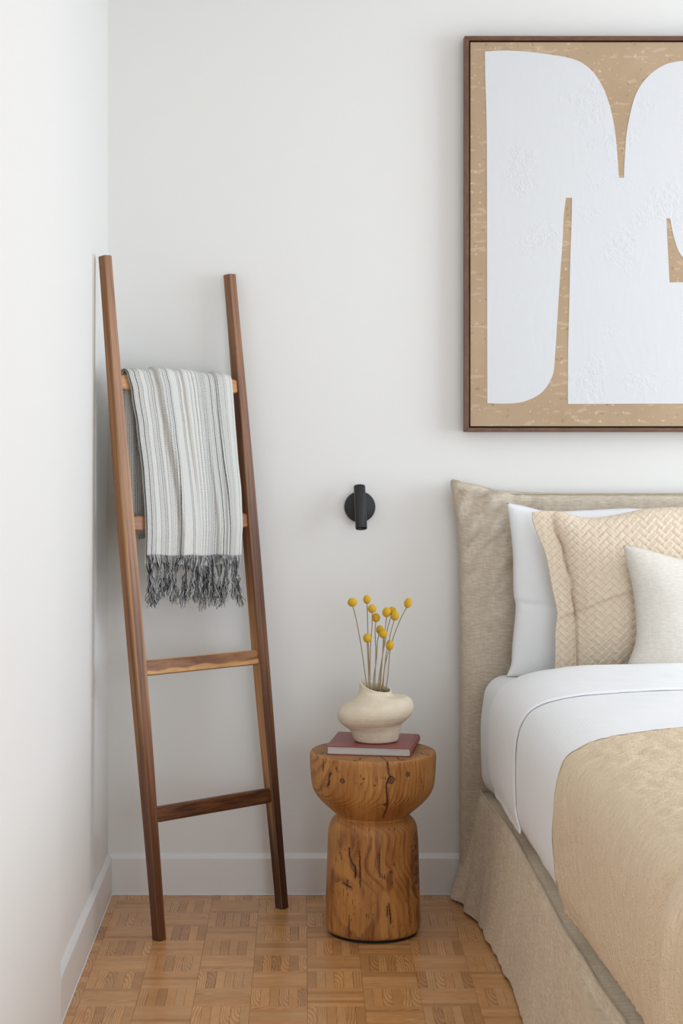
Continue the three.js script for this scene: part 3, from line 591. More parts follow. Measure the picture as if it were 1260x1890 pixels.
{
  const base = ladP(0.2237, 0, 0), o = [base.x, 0, base.z];
  const lad = thing('blanket_ladder', 'dark walnut-toned wooden ladder with four rungs leaning diagonally into the white room corner', 'ladder', o);
  const up = V(0, 1, 0);
  const post = (u0, u1, top, s, lo, map) => {
    const ts = [0, 0.001]; for (let i = 1; i < 40; i++) ts.push(i / 40); ts.push(0.999, 1); const n = ts.length - 1, pts = []; for (const t of ts) { const y = t * top; pts.push(ladP(mix(u0, u1, t) + 0.0015 * Math.sin(t * 7 + s), y, 0)); }
    const dirs = pts[n].clone().sub(pts[0]).normalize(), bx = LAD.eu.clone().cross(dirs).normalize(), ax = dirs.clone().cross(bx).normalize();
    const half = (t) => { const k = 0.0180 - 0.0044 * sm(0.55, 1, t) - 0.0042 * sm(0.42, 0, t); return [k * 0.97, k * 1.03]; };
    return part('post', sub(bar(pts, (k) => half(ts[Math.round(k * n)]), ax, bx, 0.0022), o), mat({ map, roughness: 0.42 }), lad);
  };
  const grad = (a, b, t) => mix3(a, b, t);
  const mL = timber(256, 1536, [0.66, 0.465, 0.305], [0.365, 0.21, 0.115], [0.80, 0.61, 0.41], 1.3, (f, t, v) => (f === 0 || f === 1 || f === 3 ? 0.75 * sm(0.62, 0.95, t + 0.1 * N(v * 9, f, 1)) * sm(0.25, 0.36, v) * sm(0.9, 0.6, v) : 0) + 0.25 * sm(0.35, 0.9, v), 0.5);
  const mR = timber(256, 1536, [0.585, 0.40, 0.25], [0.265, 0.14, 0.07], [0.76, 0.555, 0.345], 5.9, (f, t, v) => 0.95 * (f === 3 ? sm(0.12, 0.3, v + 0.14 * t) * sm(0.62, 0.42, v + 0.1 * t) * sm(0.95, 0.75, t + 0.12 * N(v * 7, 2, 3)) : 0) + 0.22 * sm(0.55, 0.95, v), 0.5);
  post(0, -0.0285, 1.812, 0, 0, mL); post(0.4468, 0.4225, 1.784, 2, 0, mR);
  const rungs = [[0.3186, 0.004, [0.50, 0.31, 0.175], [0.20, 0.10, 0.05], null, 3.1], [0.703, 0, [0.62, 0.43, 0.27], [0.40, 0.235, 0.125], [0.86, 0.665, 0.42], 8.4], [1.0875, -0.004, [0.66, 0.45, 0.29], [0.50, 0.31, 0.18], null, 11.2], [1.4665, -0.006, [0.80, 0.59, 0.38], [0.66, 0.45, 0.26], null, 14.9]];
  rungs.forEach(([y, , li, da, sap, s]) => {
    const t = y / 1.8, ua = mix(0, -0.0285, t) + 0.008, ub = mix(0.4468, 0.4225, t) - 0.008, a = ladP(ua, y + 0.0045, 0.001), b = ladP(ub, y - 0.0045, 0.001), n = 20, pts = []; for (let i = 0; i <= n; i++) pts.push(a.clone().lerp(b, i / n));
    const d = b.clone().sub(a).normalize(), upv = V(LAD.en.x * -LAD.lean, 1, LAD.en.z * -LAD.lean).normalize(), bx = d.clone().cross(upv).normalize().multiplyScalar(-1);
    const m = timber(128, 512, li, da, sap, s, (f, tt, v) => 0.9 * sm(0.62, 0.74, (f === 0 || f === 2 || f === 1 ? tt : 0) + 0.25 * N(v * 5, f, 2)) );
    part('rung', sub(bar(pts, () => [0.0205, 0.0098], upv, bx, 0.0035), o), mat({ map: m, roughness: 0.42 }), lad);
  });
}
// ------------------------------------------------------------------ striped throw over the upper rungs
{
  const cols = 54;
  const kind = []; { let k = 0; for (let i = 0; i < cols; i++) { const r = hash(i, 2), band = N(i * 0.11, 3.3, 1) + 0.5 * N(i * 0.37, 1.1, 6); kind.push(band > 0.10 ? (r < 0.30 ? 0.97 : r < 0.65 ? 0.62 : 0.3) : band < -0.10 ? (r < 0.62 ? 0.0 : r < 0.85 ? 0.25 : 0.6) : (r < 0.2 ? 0.85 : r < 0.6 ? 0.45 : 0.12)); } }
  const weave = (u, v) => {
    const x = u * cols, i = Math.floor(x), fx = x - i, rows = 82, y = v * rows + 0.5 * (i & 1), j = Math.floor(y), fy = y - j;
    const yarn = Math.pow(Math.sin(Math.PI * fx), 0.7), stitch = Math.pow(Math.sin(Math.PI * fy), 0.6);
    return { i, yarn, stitch, k: kind[((i % cols) + cols) % cols], j, fx, fy };
  };
  const map = texture(1344, 1344, (u, v) => {
    const q = weave(u, v), white = [0.925, 0.915, 0.885], dark = [0.15, 0.155, 0.17], n = hash(q.i, q.j);
    const dot = sm(0.16, 0.30, q.fx) * sm(0.84, 0.70, q.fx) * sm(0.14, 0.28, q.fy) * sm(0.86, 0.72, q.fy);   // the coloured stitch in its cell
    const thin = q.k > 0.9 ? sm(0.34, 0.40, q.fx) * sm(0.66, 0.60, q.fx) * 0.8 : 0;                            // solid dark warp in some columns
    const c = mix3(white, [0.74, 0.725, 0.69], (1 - q.yarn) * 0.55 + (1 - q.stitch) * 0.2);
    return mix3(c, mix3(dark, [0.40, 0.40, 0.40], n * 0.6), clamp(Math.max(thin, dot * (q.k > 0.05 ? 0.30 + 0.62 * q.k : 0.10))));
  });
  const bump = texture(1024, 1024, (u, v) => { const q = weave(u, v); return 0.25 + 0.45 * q.yarn + 0.3 * q.stitch * q.yarn; }, false);
  const cloth = mat({ map, bumpMap: bump, bumpScale: 0.0016, roughness: 0.95 });
  const base = ladP(0.20, 1.465, 0), o = [base.x, base.y, base.z];
  const t = thing('throw_blanket', 'black and white striped woven throw with shaggy fringe draped over the top ladder rung', 'blanket', o);
  const topLine = lut([[0, 1.5065], [0.19, 1.5055], [0.235, 1.504], [0.306, 1.4985], [0.372, 1.4945]]), yTop = (u) => topLine(u) + 0.001;             // over the rung, following its tilt
  const edgeL = lut([[0.98, 0.0355], [1.04, 0.037], [1.13, 0.0405], [1.226, 0.0396], [1.347, 0.0315], [1.445, 0.0212], [1.505, 0.0085]]);
  const edgeR = lut([[0.98, 0.3775], [1.024, 0.3793], [1.10, 0.3846], [1.165, 0.387], [1.268, 0.3824], [1.395, 0.3803], [1.472, 0.3795], [1.505, 0.374]]);
  const pleats = [[0.245, 0.085, 0.030, 0.034, 0.015], [0.50, 0.015, 0.026, 0.024, 0.008], [0.66, 0.07, 0.024, 0.020, 0.006], [0.83, -0.03, 0.022, 0.014, 0.004]];   // place, drift downwards, width, overlap, height
  const slide = (a, y) => {                                              // sideways shift that lays each pleat over its neighbour
    const q = sm(1.50, 0.98, y); let d = 0;
    pleats.forEach(([c, dr, w, o], k) => { const x = (a - c - dr * q) / w; d -= o * x * Math.exp(-x * x) * (k === 1 ? 1 - 0.7 * q : k === 2 ? 0.4 + 0.6 * q : 1); });
    return d;
  };
  const folds = (a, y) => {                                              // height of the front over the ladder's plane
    const q = sm(1.50, 0.98, y); let h = 0;
    pleats.forEach(([c, dr, w, , t], k) => { const x = a - c - dr * q, f = k === 1 ? 1 - 0.6 * q : k === 2 ? 0.4 + 0.6 * q : 1; h += f * t * (sm(-w * 0.8, w * 0.8, x) - sm(0.05, 0.24, x)) + f * 0.004 * gauss(x - w * 0.9, w); });
    h += 0.003 * Math.sin(a * 21 + 1 + 2 * q) + 0.0025 * gauss(a - 0.42, 0.05) - 0.004 * gauss(a - 0.02, 0.04);
    return h * (0.75 + 0.25 * q) + 0.0012 * fbm(a * 9, y * 7, 2, 2);
  };
  const front = (a, y, lay) => ladP(mix(edgeL(y), edgeR(y), a + (lay ? 0 : slide(a, y))), y, (lay ? 0.013 : 0.024) + folds(a, y) * (lay ? 0.4 : 1) - (y < 1.06 ? (1.06 - y) * 0.12 : 0) );
  const backOff = (y) => -0.0165 + (y - 1.46) * LAD.lean * 1.0 * (y < 1.46 ? 1 : 0);
  const layer = (lay, hem, hemBack) => (u, v) => {                       // v: 0 front hem .. ~0.45 rung .. 1 back hem
    const a = u, yt = yTop(mix(0.008, 0.378, a)) + (lay ? -0.004 : 0) + 0.5 * Math.max(0, folds(a, 1.5)) , yf = yt - 0.018;
    if (v < 0.5) { const y = mix(hem(a), yf, v / 0.5); return front(a, y, lay); }
    if (v < 0.62) {
      const k = (v - 0.5) / 0.12, th = Math.PI * k, f = front(a, yf, lay);
      const u0 = mix(edgeL(yf), edgeR(yf), a + (lay ? 0 : slide(a, yf) * (1 - k))), off0 = (lay ? 0.013 : 0.024) + folds(a, yf) * (lay ? 0.4 : 1), off1 = -0.0165 - (lay ? -0.004 : 0.002);
      return ladP(u0, yf + 0.018 * Math.sin(th), mix(off0, off1, 0.5 - 0.5 * Math.cos(th)));
    }
    const y = mix(yf, hemBack(a), (v - 0.62) / 0.38);
    const u1 = mix(mix(0.0085, 0.010, sm(1.5, 1.1, y)), mix(0.372, 0.372, sm(1.5, 1.1, y)), a);
    return ladP(u1, y, -0.0165 - (lay ? -0.004 : 0.002) + (y - yf) * LAD.lean * -1 * -0.9 - 0.003 * fbm(a * 8, y * 6, 4, 2));
  };
  const hemOut = (a) => 1.0075 - 0.018 * a + 0.0015 * Math.sin(a * 19), hemIn = (a) => 0.984 - 0.024 * a + 0.004 * Math.sin(a * 9);
  const uvf = (u, v) => [u * 1.0, v * 2.6];
  part('woven_cloth', sub(sheet(layer(0, hemOut, () => 1.045), 340, 200, 0.0032, uvf), o), cloth, t);
  part('inner_fold', sub(sheet(layer(1, hemIn, () => 1.06), 120, 120, 0.0026, (u, v) => [u + 0.31, v * 2.6 + 0.2]), o), cloth, t);
  // fringe: bunches of yarn gathered in a knot below the hem
  const yarnMat = mat({ vertexColors: true, roughness: 0.95 });
  const greys = [[0.02, 0.021, 0.024], [0.06, 0.062, 0.066], [0.17, 0.17, 0.17], [0.66, 0.64, 0.60], [0.36, 0.35, 0.335], [0.74, 0.73, 0.70], [0.26, 0.26, 0.255], [0.03, 0.03, 0.034]];
  const paint = (g, c) => { const n = g.attributes.position.count, a = new Float32Array(n * 3); for (let i = 0; i < n; i++) { a[i * 3] = c[0]; a[i * 3 + 1] = c[1]; a[i * 3 + 2] = c[2]; } g.setAttribute('color', new THREE.BufferAttribute(a, 3)); return g; };
  const fringe = (count, hem, lay, len) => {
    for (let k = 0; k < count; k++) {
      const a0 = (k + 0.02) / count, a1 = (k + 0.98) / count, ac = (a0 + a1) / 2 + rr(-0.35, 0.35) / count, knot = rr(0.026, 0.046), L = len * rr(0.80, 1.1), sway = rr(-0.016, 0.016);
      const gs = [], S = 40, zoff = rr(-0.003, 0.004);
      for (let s = 0; s < S; s++) {
        const a = mix(a0, a1, (s + 0.5) / S), y0 = hem(a) + 0.003, start = front(a, y0, lay);
        const kp = front(clamp(ac, 0, 1), hem(ac), lay).setY(hem(ac) - knot).addScaledVector(LAD.eu, rr(-0.0032, 0.0032)).addScaledVector(LAD.en, rr(-0.003, 0.003) + zoff);
        const pts = [start]; const wv = rr(0, 6.28), am = rr(0.0012, 0.0034);
        const m1 = start.clone().lerp(kp, 0.5).addScaledVector(LAD.eu, (start.clone().sub(kp).dot(LAD.eu)) * 0.18 + rr(-0.002, 0.002)).addScaledVector(LAD.en, 0.002); pts.push(start.clone().setY(y0 - 0.007), m1, kp);
        const ll = (L - knot) * rr(0.62, 1.0), spread = rr(-1, 1) * 0.0135, spn = rr(-1, 1) * 0.006, n = 6;
        for (let i = 1; i <= n; i++) { const q = i / n; pts.push(kp.clone().setY(kp.y - ll * q).addScaledVector(LAD.eu, spread * Math.pow(q, 0.8) + sway * q * q + am * Math.sin(q * 14 + wv)).addScaledVector(LAD.en, spn * q + am * Math.cos(q * 12 + wv))); }
        gs.push(paint(tube(pts, rr(0.00040, 0.00075), 22, 4), greys[Math.floor(rnd() * greys.length)]));
      }
      part('tassel', sub(mergeGeometries(gs), o), yarnMat, t);
    }
  };
  fringe(12, hemOut, 0, 0.136); fringe(11, hemIn, 1, 0.118);
}

// ------------------------------------------------------------------ turned wooden stool
const STOOL = { x: 0.190, z: 0.383, top: 0.4848 };
{
  const o = [STOOL.x, 0, STOOL.z];
  const st = thing('stool', 'turned solid log stool with a bowl-shaped top, knots and cracks, beside the ladder', 'stool', o);
  const prof = curve2([[0.116, 0.008], [0.1225, 0.0095], [0.1255, 0.015], [0.1262, 0.03], [0.1254, 0.107], [0.1236, 0.16], [0.1218, 0.2177], [0.1203, 0.255], [0.1185, 0.2755], [0.1155, 0.289], [0.110, 0.2995], [0.1035, 0.3065], [0.0975, 0.3115], [0.0958, 0.3142], [0.0985, 0.3172], [0.1085, 0.3265], [0.120, 0.3365], [0.132, 0.347], [0.1435, 0.3585], [0.1535, 0.372], [0.1605, 0.386], [0.1645, 0.403], [0.1672, 0.43], [0.1684, 0.455], [0.1686, 0.4745], [0.1676, 0.4805], [0.1658, 0.4836], [0.1635, 0.4846], [0.1618, 0.4848]]);
  const NP = 260, NA = 560, pts = prof.getSpacedPoints(NP);
  // marks: [angle in radians from the camera's side (+ to the right), height, size]
  const knots = [[-0.53, 0.431, 0.0062], [0.245, 0.4375, 0.0092], [0.53, 0.449, 0.0055], [0.175, 0.372, 0.0042], [-0.18, 0.441, 0.0028], [0.36, 0.187, 0.0040], [-0.01, 0.424, 0.0022], [2.4, 0.42, 0.009], [3.3, 0.2, 0.008], [-2.2, 0.15, 0.007], [-1.9, 0.43, 0.006]];
  const cracks = [ // polylines of [angle, height], half width in metres
    [[[0.19, 0.484], [0.205, 0.455], [0.235, 0.446], [0.20, 0.437], [0.175, 0.428], [0.185, 0.40], [0.205, 0.38], [0.215, 0.36], [0.205, 0.345], [0.215, 0.328]], 0.0011],
    [[[-0.92, 0.478], [-0.93, 0.45]], 0.0010],
    [[[-0.76, 0.447], [-0.79, 0.436], [-0.80, 0.422], [-0.835, 0.412]], 0.0020],
    [[[-0.575, 0.245], [-0.57, 0.225], [-0.50, 0.207], [-0.43, 0.200], [-0.415, 0.185], [-0.42, 0.172]], 0.0013],
    [[[-0.335, 0.241], [-0.325, 0.22], [-0.32, 0.195], [-0.31, 0.150]], 0.0009],
    [[[-0.82, 0.23], [-0.78, 0.214]], 0.0008], [[[-0.72, 0.153], [-0.62, 0.148], [-0.52, 0.144]], 0.0016], [[[-0.61, 0.162], [-0.62, 0.140]], 0.0008],
    [[[0.30, 0.105], [0.335, 0.072], [0.345, 0.055]], 0.0012], [[[0.27, 0.098], [0.265, 0.075]], 0.0008], [[[-0.56, 0.07], [-0.57, 0.012]], 0.0007], [[[0.95, 0.14], [1.1, 0.11], [1.2, 0.10]], 0.0010],
    [[[0.88, 0.085], [0.90, 0.045]], 0.0007], [[[0.10, 0.235], [0.11, 0.175]], 0.0005], [[[2.0, 0.3], [2.1, 0.05]], 0.0012],
  ];
  const rAt = (h) => { let best = 0.12; for (const p of pts) if (p.y <= h) best = p.x; return best; };
  const cr = cracks.map(([pl, w]) => ({ w, segs: pl.slice(1).map((q, i) => [pl[i][0] * rAt(pl[i][1]), pl[i][1], q[0] * rAt(q[1]), q[1]]) }));
  const segD = (x, y, [ax, ay, bx, by]) => { const dx = bx - ax, dy = by - ay, t = clamp(((x - ax) * dx + (y - ay) * dy) / (dx * dx + dy * dy)); return [Math.hypot(x - ax - dx * t, y - ay - dy * t), t]; };
  const field = (ang, h, r) => {                                        // cut: depth 0..1 of cracks; knot: distance data
    const sx = ang * r; let cut = 0, smudge = 0, kn = 9, ks = 1, ki = -1;
    for (const c of cr) for (const s of c.segs) {
      if (Math.abs(h - (s[1] + s[3]) / 2) > Math.abs(s[1] - s[3]) / 2 + 0.012 || Math.abs(sx - (s[0] + s[2]) / 2) > Math.abs(s[0] - s[2]) / 2 + 0.012) continue;
      const [d] = segD(sx + 0.0012 * N(h * 160, ang * 20, 3), h, s), w = c.w * (0.75 + 0.9 * Math.abs(N(h * 90, ang * 30, 5)));
      cut = Math.max(cut, 1 - sm(w * 0.45, w * 1.15, d)); smudge = Math.max(smudge, gauss(d, w * 3.2));
    }
    knots.forEach((k, i) => { if (Math.abs(h - k[1]) > 0.025) return; const d = Math.hypot((ang - k[0]) * r * 0.9, h - k[1]) / k[2] * (1 + 0.22 * N(ang * 12, h * 80, i * 3.1)); if (d < kn) { kn = d; ks = k[2]; ki = i; } });
    return { cut, smudge, kn, ki };
  };
  const pos = [], uv = [], idx = [];
  for (let i = 0; i <= NP; i++) for (let j = 0; j <= NA; j++) {
    const ang = -Math.PI + 2 * Math.PI * j / NA, p = pts[i]; const q = field(ang, p.y, p.x);
    let r = p.x + 0.0007 * fbm(ang * 3, p.y * 18, 2, 2) - 0.0036 * q.cut - 0.0010 * (q.kn < 1 ? sm(1, 0.6, q.kn) * (0.4 + 0.6 * (q.kn > 0.55)) : 0);
    if (j === NA) r = pos.length ? Math.hypot(pos[(i * (NA + 1)) * 3], pos[(i * (NA + 1)) * 3 + 2]) : r;
    pos.push(r * Math.sin(ang), p.y, r * Math.cos(ang)); uv.push(j / NA, i / NP);
  }
  for (let i = 0; i < NP; i++) for (let j = 0; j < NA; j++) { const a = i * (NA + 1) + j, b = a + 1, c = a + NA + 1, d = c + 1; idx.push(a, b, d, a, d, c); }
  const g = weldNormals(geoOf(pos, idx, uv));
  const ring = (x, y, z) => {                                          // distance from a bent, tilted pith: gives the figure
    const px = 0.045 + 0.16 * (y - 0.2) + 0.018 * N(y * 9, 2.1, 3), pz = -0.02 + 0.10 * (y - 0.25) + 0.02 * N(y * 8, 7.7, 1);
    return Math.hypot(x - px, (z - pz)) + 0.012 * fbm(x * 4.5, y * 3.2, z * 4.5, 2) + 0.03 * gauss(y - 0.30, 0.06) * (x * 2 + 0.1);
  };
  const wood = (x, y, z, ang, r) => {
    const q = field(ang, y, r); let warp = 0; for (const k of knots) { if (Math.abs(y - k[1]) > 0.07 || Math.abs(ang - k[0]) > 0.5) continue; const d = Math.hypot((ang - k[0]) * r, (y - k[1]) * 0.7); warp += 0.010 * Math.exp(-d / (k[2] * 2.2)); }
    const d = (ring(x, y, z) + warp + 0.0008 * N(ang * r * 40, y * 20, 3)) / 0.0072, f = d - Math.floor(d), late = sm(0.45, 0.92, f) * sm(1.0, 0.94, f);
    const tone = fbm(x * 9, y * 5, z * 9, 3), fibre = N(ang * r * 420, y * 26, 2.2), fibre2 = N(ang * r * 160, y * 8, 6.2);
    let c = mix3([0.775, 0.550, 0.30], [0.610, 0.380, 0.160], clamp(0.42 + tone * 1.7 + 0.2 * fibre + 0.4 * fibre2));
    c = mix3(c, [0.36, 0.185, 0.065], clamp(1.05 * late * sm(-0.3, 0.25, fbm(x * 7 + 3, y * 7, z * 7, 2)) * (0.62 + 0.5 * tone) * (0.72 + 0.45 * N(y * 30, ang * 6, 1))));
    const burl = sm(0.9, 1.15, ang + 0.12 * N(y * 30, ang * 9, 1)) * sm(0.30, 0.24, y) * sm(0.10, 0.15, y) * sm(1.9, 1.5, ang);
    c = mix3(c, [0.30, 0.15, 0.075], burl * clamp(0.45 + 1.6 * fbm(ang * 9, y * 55, 4, 3)));
    c = mix3(c, [0.12, 0.06, 0.03], burl * sm(0.16, 0.3, Math.abs(fbm(ang * 12, y * 80, 7, 3))) * 0.8);
    const flecks = sm(0.33, 0.5, N(ang * r * 300, y * 60, 9.3)) * sm(0.0, 0.3, fbm(ang * 3, y * 14, 3, 2) + 0.1); c = mix3(c, [0.30, 0.14, 0.06], flecks * 0.6);
    const streak = sm(0.22, 0.45, N(ang * r * 55, y * 9 + 5, 12.1)) * sm(0.32, 0.26, y); c = mix3(c, [0.42, 0.21, 0.085], streak * 0.55);
    c = mix3(c, [0.32, 0.16, 0.07], q.smudge * 0.55);
    if (q.kn < 1.8) { const k = sm(1.25, 0.85, q.kn); c = mix3(c, mix3([0.50, 0.30, 0.13], [0.36, 0.19, 0.08], clamp(0.5 + 0.5 * Math.sin(q.kn * 16))), k * 0.8); const edge = sm(0.72, 0.9, q.kn) * sm(1.15, 0.98, q.kn); c = mix3(c, [0.07, 0.035, 0.02], edge * clamp(0.6 + 0.9 * N(ang * 30, y * 150, 2))); if (q.kn < 0.3) c = mix3(c, [0.20, 0.10, 0.05], sm(0.3, 0.1, q.kn) * 0.6); }
    return mix3(c, [0.035, 0.018, 0.010], q.cut);
  };
  const TW = 1600, TH = 800, seen = new Map();                              // the back repeats the front, mirrored at the flanks
  const side = texture(TW, TH, (u, v, px, py) => {
    const m = px < TW / 4 ? TW / 2 - 1 - px : px >= TW * 3 / 4 ? TW * 3 / 2 - 1 - px : px, key = py * TW + m; let c = seen.get(key);
    if (!c) { const k = v * NP, i = Math.min(NP - 1, Math.floor(k)), p = pts[i].clone().lerp(pts[i + 1], k - i), ang = -Math.PI + 2 * Math.PI * (m + 0.5) / TW; c = wood(p.x * Math.sin(ang), p.y, p.x * Math.cos(ang), ang, p.x); seen.set(key, c); }
    return c;
  });
  const fine = texture(1024, 1024, (u, v) => 0.5 + 0.4 * N(u * 380, v * 22, 1) + 0.25 * fbm(u * 30, v * 9, 3, 3), false);
  const body = part('turned_body', g, mat({ map: side, roughness: 0.5, bumpMap: fine, bumpScale: 0.0005 }), st);
  // end-grain top
  const R = 0.1622, rings = 60, topPos = [0, 0.4848, 0], topUv = [0.5, 0.5], topIdx = [];
  for (let i = 1; i <= rings; i++) for (let j = 0; j < 160; j++) { const r = R * i / rings, a = j / 160 * Math.PI * 2, x = r * Math.sin(a), z = r * Math.cos(a); topPos.push(x, 0.4848, z); topUv.push(0.5 + x / 0.32, 0.5 + z / 0.32); }
  for (let j = 0; j < 160; j++) topIdx.push(0, 1 + j, 1 + (j + 1) % 160);
  for (let i = 0; i < rings - 1; i++) for (let j = 0; j < 160; j++) { const a = 1 + i * 160 + j, b = 1 + i * 160 + (j + 1) % 160; topIdx.push(a, a + 160, b, b, a + 160, b + 160); }
  const topMap = texture(768, 768, (u, v) => {
    const x = (u - 0.5) * 0.32, z = (v - 0.5) * 0.32, d = ring(x, 0.4848, z) / 0.0062, f = d - Math.floor(d), late = sm(0.45, 0.92, f) * sm(1, 0.94, f);
    let c = mix3([0.72, 0.52, 0.315], [0.62, 0.42, 0.235], clamp(0.5 + fbm(x * 12, z * 12, 1, 3) * 1.4 + 0.3 * N(x * 300, z * 300, 2))); c = mix3(c, [0.38, 0.22, 0.11], late * 0.55);
    const a = Math.atan2(x - 0.045, z + 0.02), chk = sm(0.965, 0.995, Math.sin(a * 9 + 1.2 * N(x * 40, z * 40, 1))) * sm(0.03, 0.09, Math.hypot(x, z)); c = mix3(c, [0.13, 0.07, 0.035], chk * 0.55);
    const [dd] = segD(x, z, [0.010, 0.05, 0.030, 0.155]); return mix3(c, [0.04, 0.02, 0.012], 1 - sm(0.0007, 0.0016, dd + 0.0008 * N(x * 200, z * 200, 4)));
  });
  part('end_grain_top', geoOf(topPos, topIdx, topUv), mat({ map: topMap, roughness: 0.6, bumpMap: fine, bumpScale: 0.0003 }), body);
  const pad = new THREE.CylinderGeometry(0.1165, 0.1165, 0.0095, 96); pad.translate(0, 0.00475, 0); part('foot_pad', pad, mat({ color: new THREE.Color(0.012, 0.010, 0.009), roughness: 0.8 }), st);
}
// ------------------------------------------------------------------ red book
{
  const o = [0.0637, STOOL.top + 0.0003, 0.448], a = Math.atan2(-0.038, 0.2233);
  const bk = thing('book', 'red hardback book lying flat on the log stool under the cream vase', 'book', o); bk.rotation.y = a;
  const w = 0.2262, d = 0.222, th = 0.0232, c = 0.0022;
  const red = mat({ color: new THREE.Color(0.285, 0.060, 0.058), roughness: 0.42, bumpMap: linenBump, bumpScale: 0.00012 });
  const pages = texture(64, 256, (u, v) => { const n = N(u * 3, v * 90, 2) + 0.6 * N(u * 8, v * 240, 4); return mix3([0.83, 0.82, 0.79], [0.64, 0.63, 0.60], clamp(0.35 + 0.7 * n)); });
  part('page_block', rbox(0.004, w - 0.0035, c, th - c, -d + 0.003, -0.0025, 0.0008), mat({ map: pages, roughness: 0.9 }), bk);
  part('front_board', rbox(0, w - 0.010, th - c, th, -d, 0, 0.0009, 3), red, bk);
  part('back_board', rbox(0, w - 0.010, 0, c, -d, 0, 0.0009, 3), red, bk);
  const arc = []; for (let i = 0; i <= 16; i++) { const t = -Math.PI / 2 + Math.PI * i / 16; arc.push([w - 0.0075 + 0.0075 * Math.cos(t), th / 2 + (th / 2) * Math.sin(t)]); }
  for (let i = 16; i >= 0; i--) { const t = -Math.PI / 2 + Math.PI * i / 16; arc.push([w - 0.0075 + 0.0055 * Math.cos(t), th / 2 + (th / 2 - 0.002) * Math.sin(t)]); }
  const sg = new THREE.ExtrudeGeometry(new THREE.Shape(arc.map((p) => new THREE.Vector2(...p))), { depth: d, bevelEnabled: false }); sg.translate(0, 0, -d);
  part('spine', toCreasedNormals(sg, 0.7), red, bk);
}
// ------------------------------------------------------------------ vase
const VASE = { x: 0.1986, y: STOOL.top + 0.0236, z: 0.374 };
{
  const o = [VASE.x, VASE.y, VASE.z];
  const vs = thing('vase', 'cream unglazed ceramic vase with a lopsided bulge and a slanted lip on the red book', 'vase', o);
  const Lc = curve2([[-0.050, 0.0], [-0.0575, 0.003], [-0.0595, 0.0075], [-0.0647, 0.0205], [-0.072, 0.0315], [-0.0886, 0.0440], [-0.1004, 0.0565], [-0.1041, 0.0713], [-0.0997, 0.0842], [-0.0868, 0.0971], [-0.0683, 0.1063], [-0.0545, 0.1190], [-0.0468, 0.134], [-0.0446, 0.150], [-0.0444, 0.1606]]);
  const Rc = curve2([[0.050, 0.0], [0.0575, 0.003], [0.0592, 0.0065], [0.0626, 0.0196], [0.0663, 0.0375], [0.0718, 0.0492], [0.0848, 0.0612], [0.0977, 0.0765], [0.1021, 0.0934], [0.0965, 0.1105], [0.083, 0.1195], [0.066, 0.1205], [0.051, 0.1205], [0.0435, 0.1255], [0.0416, 0.1362]]);
  const NT = 120, NA = 140, lp = Lc.getSpacedPoints(NT), rp = Rc.getSpacedPoints(NT), pos = [], uv = [], idx = [];
  const ringAt = (l, r, inset, t) => {
    for (let j = 0; j <= NA; j++) {
      const a = j / NA * Math.PI * 2, ca = Math.cos(a), sa = Math.sin(a), cx = (l.x + r.x) / 2, w = (r.x - l.x) / 2 - inset, y = mix(l.y, r.y, 0.5 + 0.5 * ca);
      const dip = -0.010 * sm(0.86, 1, t) * Math.max(0, sa) * (1 - 0.3 * ca) + 0.004 * sm(0.86, 1, t) * Math.max(0, -sa);
      const k = 0.94 + 0.0 * t, wob = 0.0008 * N(ca * 3, sa * 3, t * 6);
      pos.push(cx + (w + wob) * ca, y + dip + 0.0006 * N(ca * 5, sa * 5, t * 9), (w + wob) * k * sa); uv.push(j / NA * 2, t);
    }
  };
  for (let i = 0; i <= NT; i++) ringAt(lp[i], rp[i], 0, i / NT);
  const lipL = lp[NT].clone(), lipR = rp[NT].clone(); ringAt(lipL.clone().setY(lipL.y + 0.0008), lipR.clone().setY(lipR.y + 0.0008), 0.0018, 1);
  for (let i = NT; i >= NT - 60; i -= 4) ringAt(lp[i], rp[i], 0.0042, i / NT);
  const rows = pos.length / 3 / (NA + 1);
  for (let i = 0; i < rows - 1; i++) for (let j = 0; j < NA; j++) { const a = i * (NA + 1) + j, b = a + 1, c = a + NA + 1, d = c + 1; idx.push(a, c, b, b, c, d); }
  const c0 = pos.length / 3; pos.push(0, 0, 0); uv.push(0.5, 0); for (let j = 0; j < NA; j++) idx.push(c0, j, j + 1);
  const speck = texture(1024, 512, (u, v) => { const n = fbm(u * 10, v * 8, 2, 3), s = sm(0.55, 0.7, N(u * 120, v * 90, 3)); return mix3(mix3([0.895, 0.845, 0.755], [0.86, 0.795, 0.69], clamp(0.5 + n)), [0.72, 0.63, 0.52], s * 0.5); });
  const grit = texture(512, 512, (u, v) => 0.5 + 0.35 * fbm(u * 50, v * 40, 1, 3) + 0.3 * N(u * 5, v * 26, 4), false);
  part('vase_body', weldNormals(geoOf(pos, idx, uv)), mat({ map: speck, roughness: 0.9, bumpMap: grit, bumpScale: 0.0009 }), vs);
}
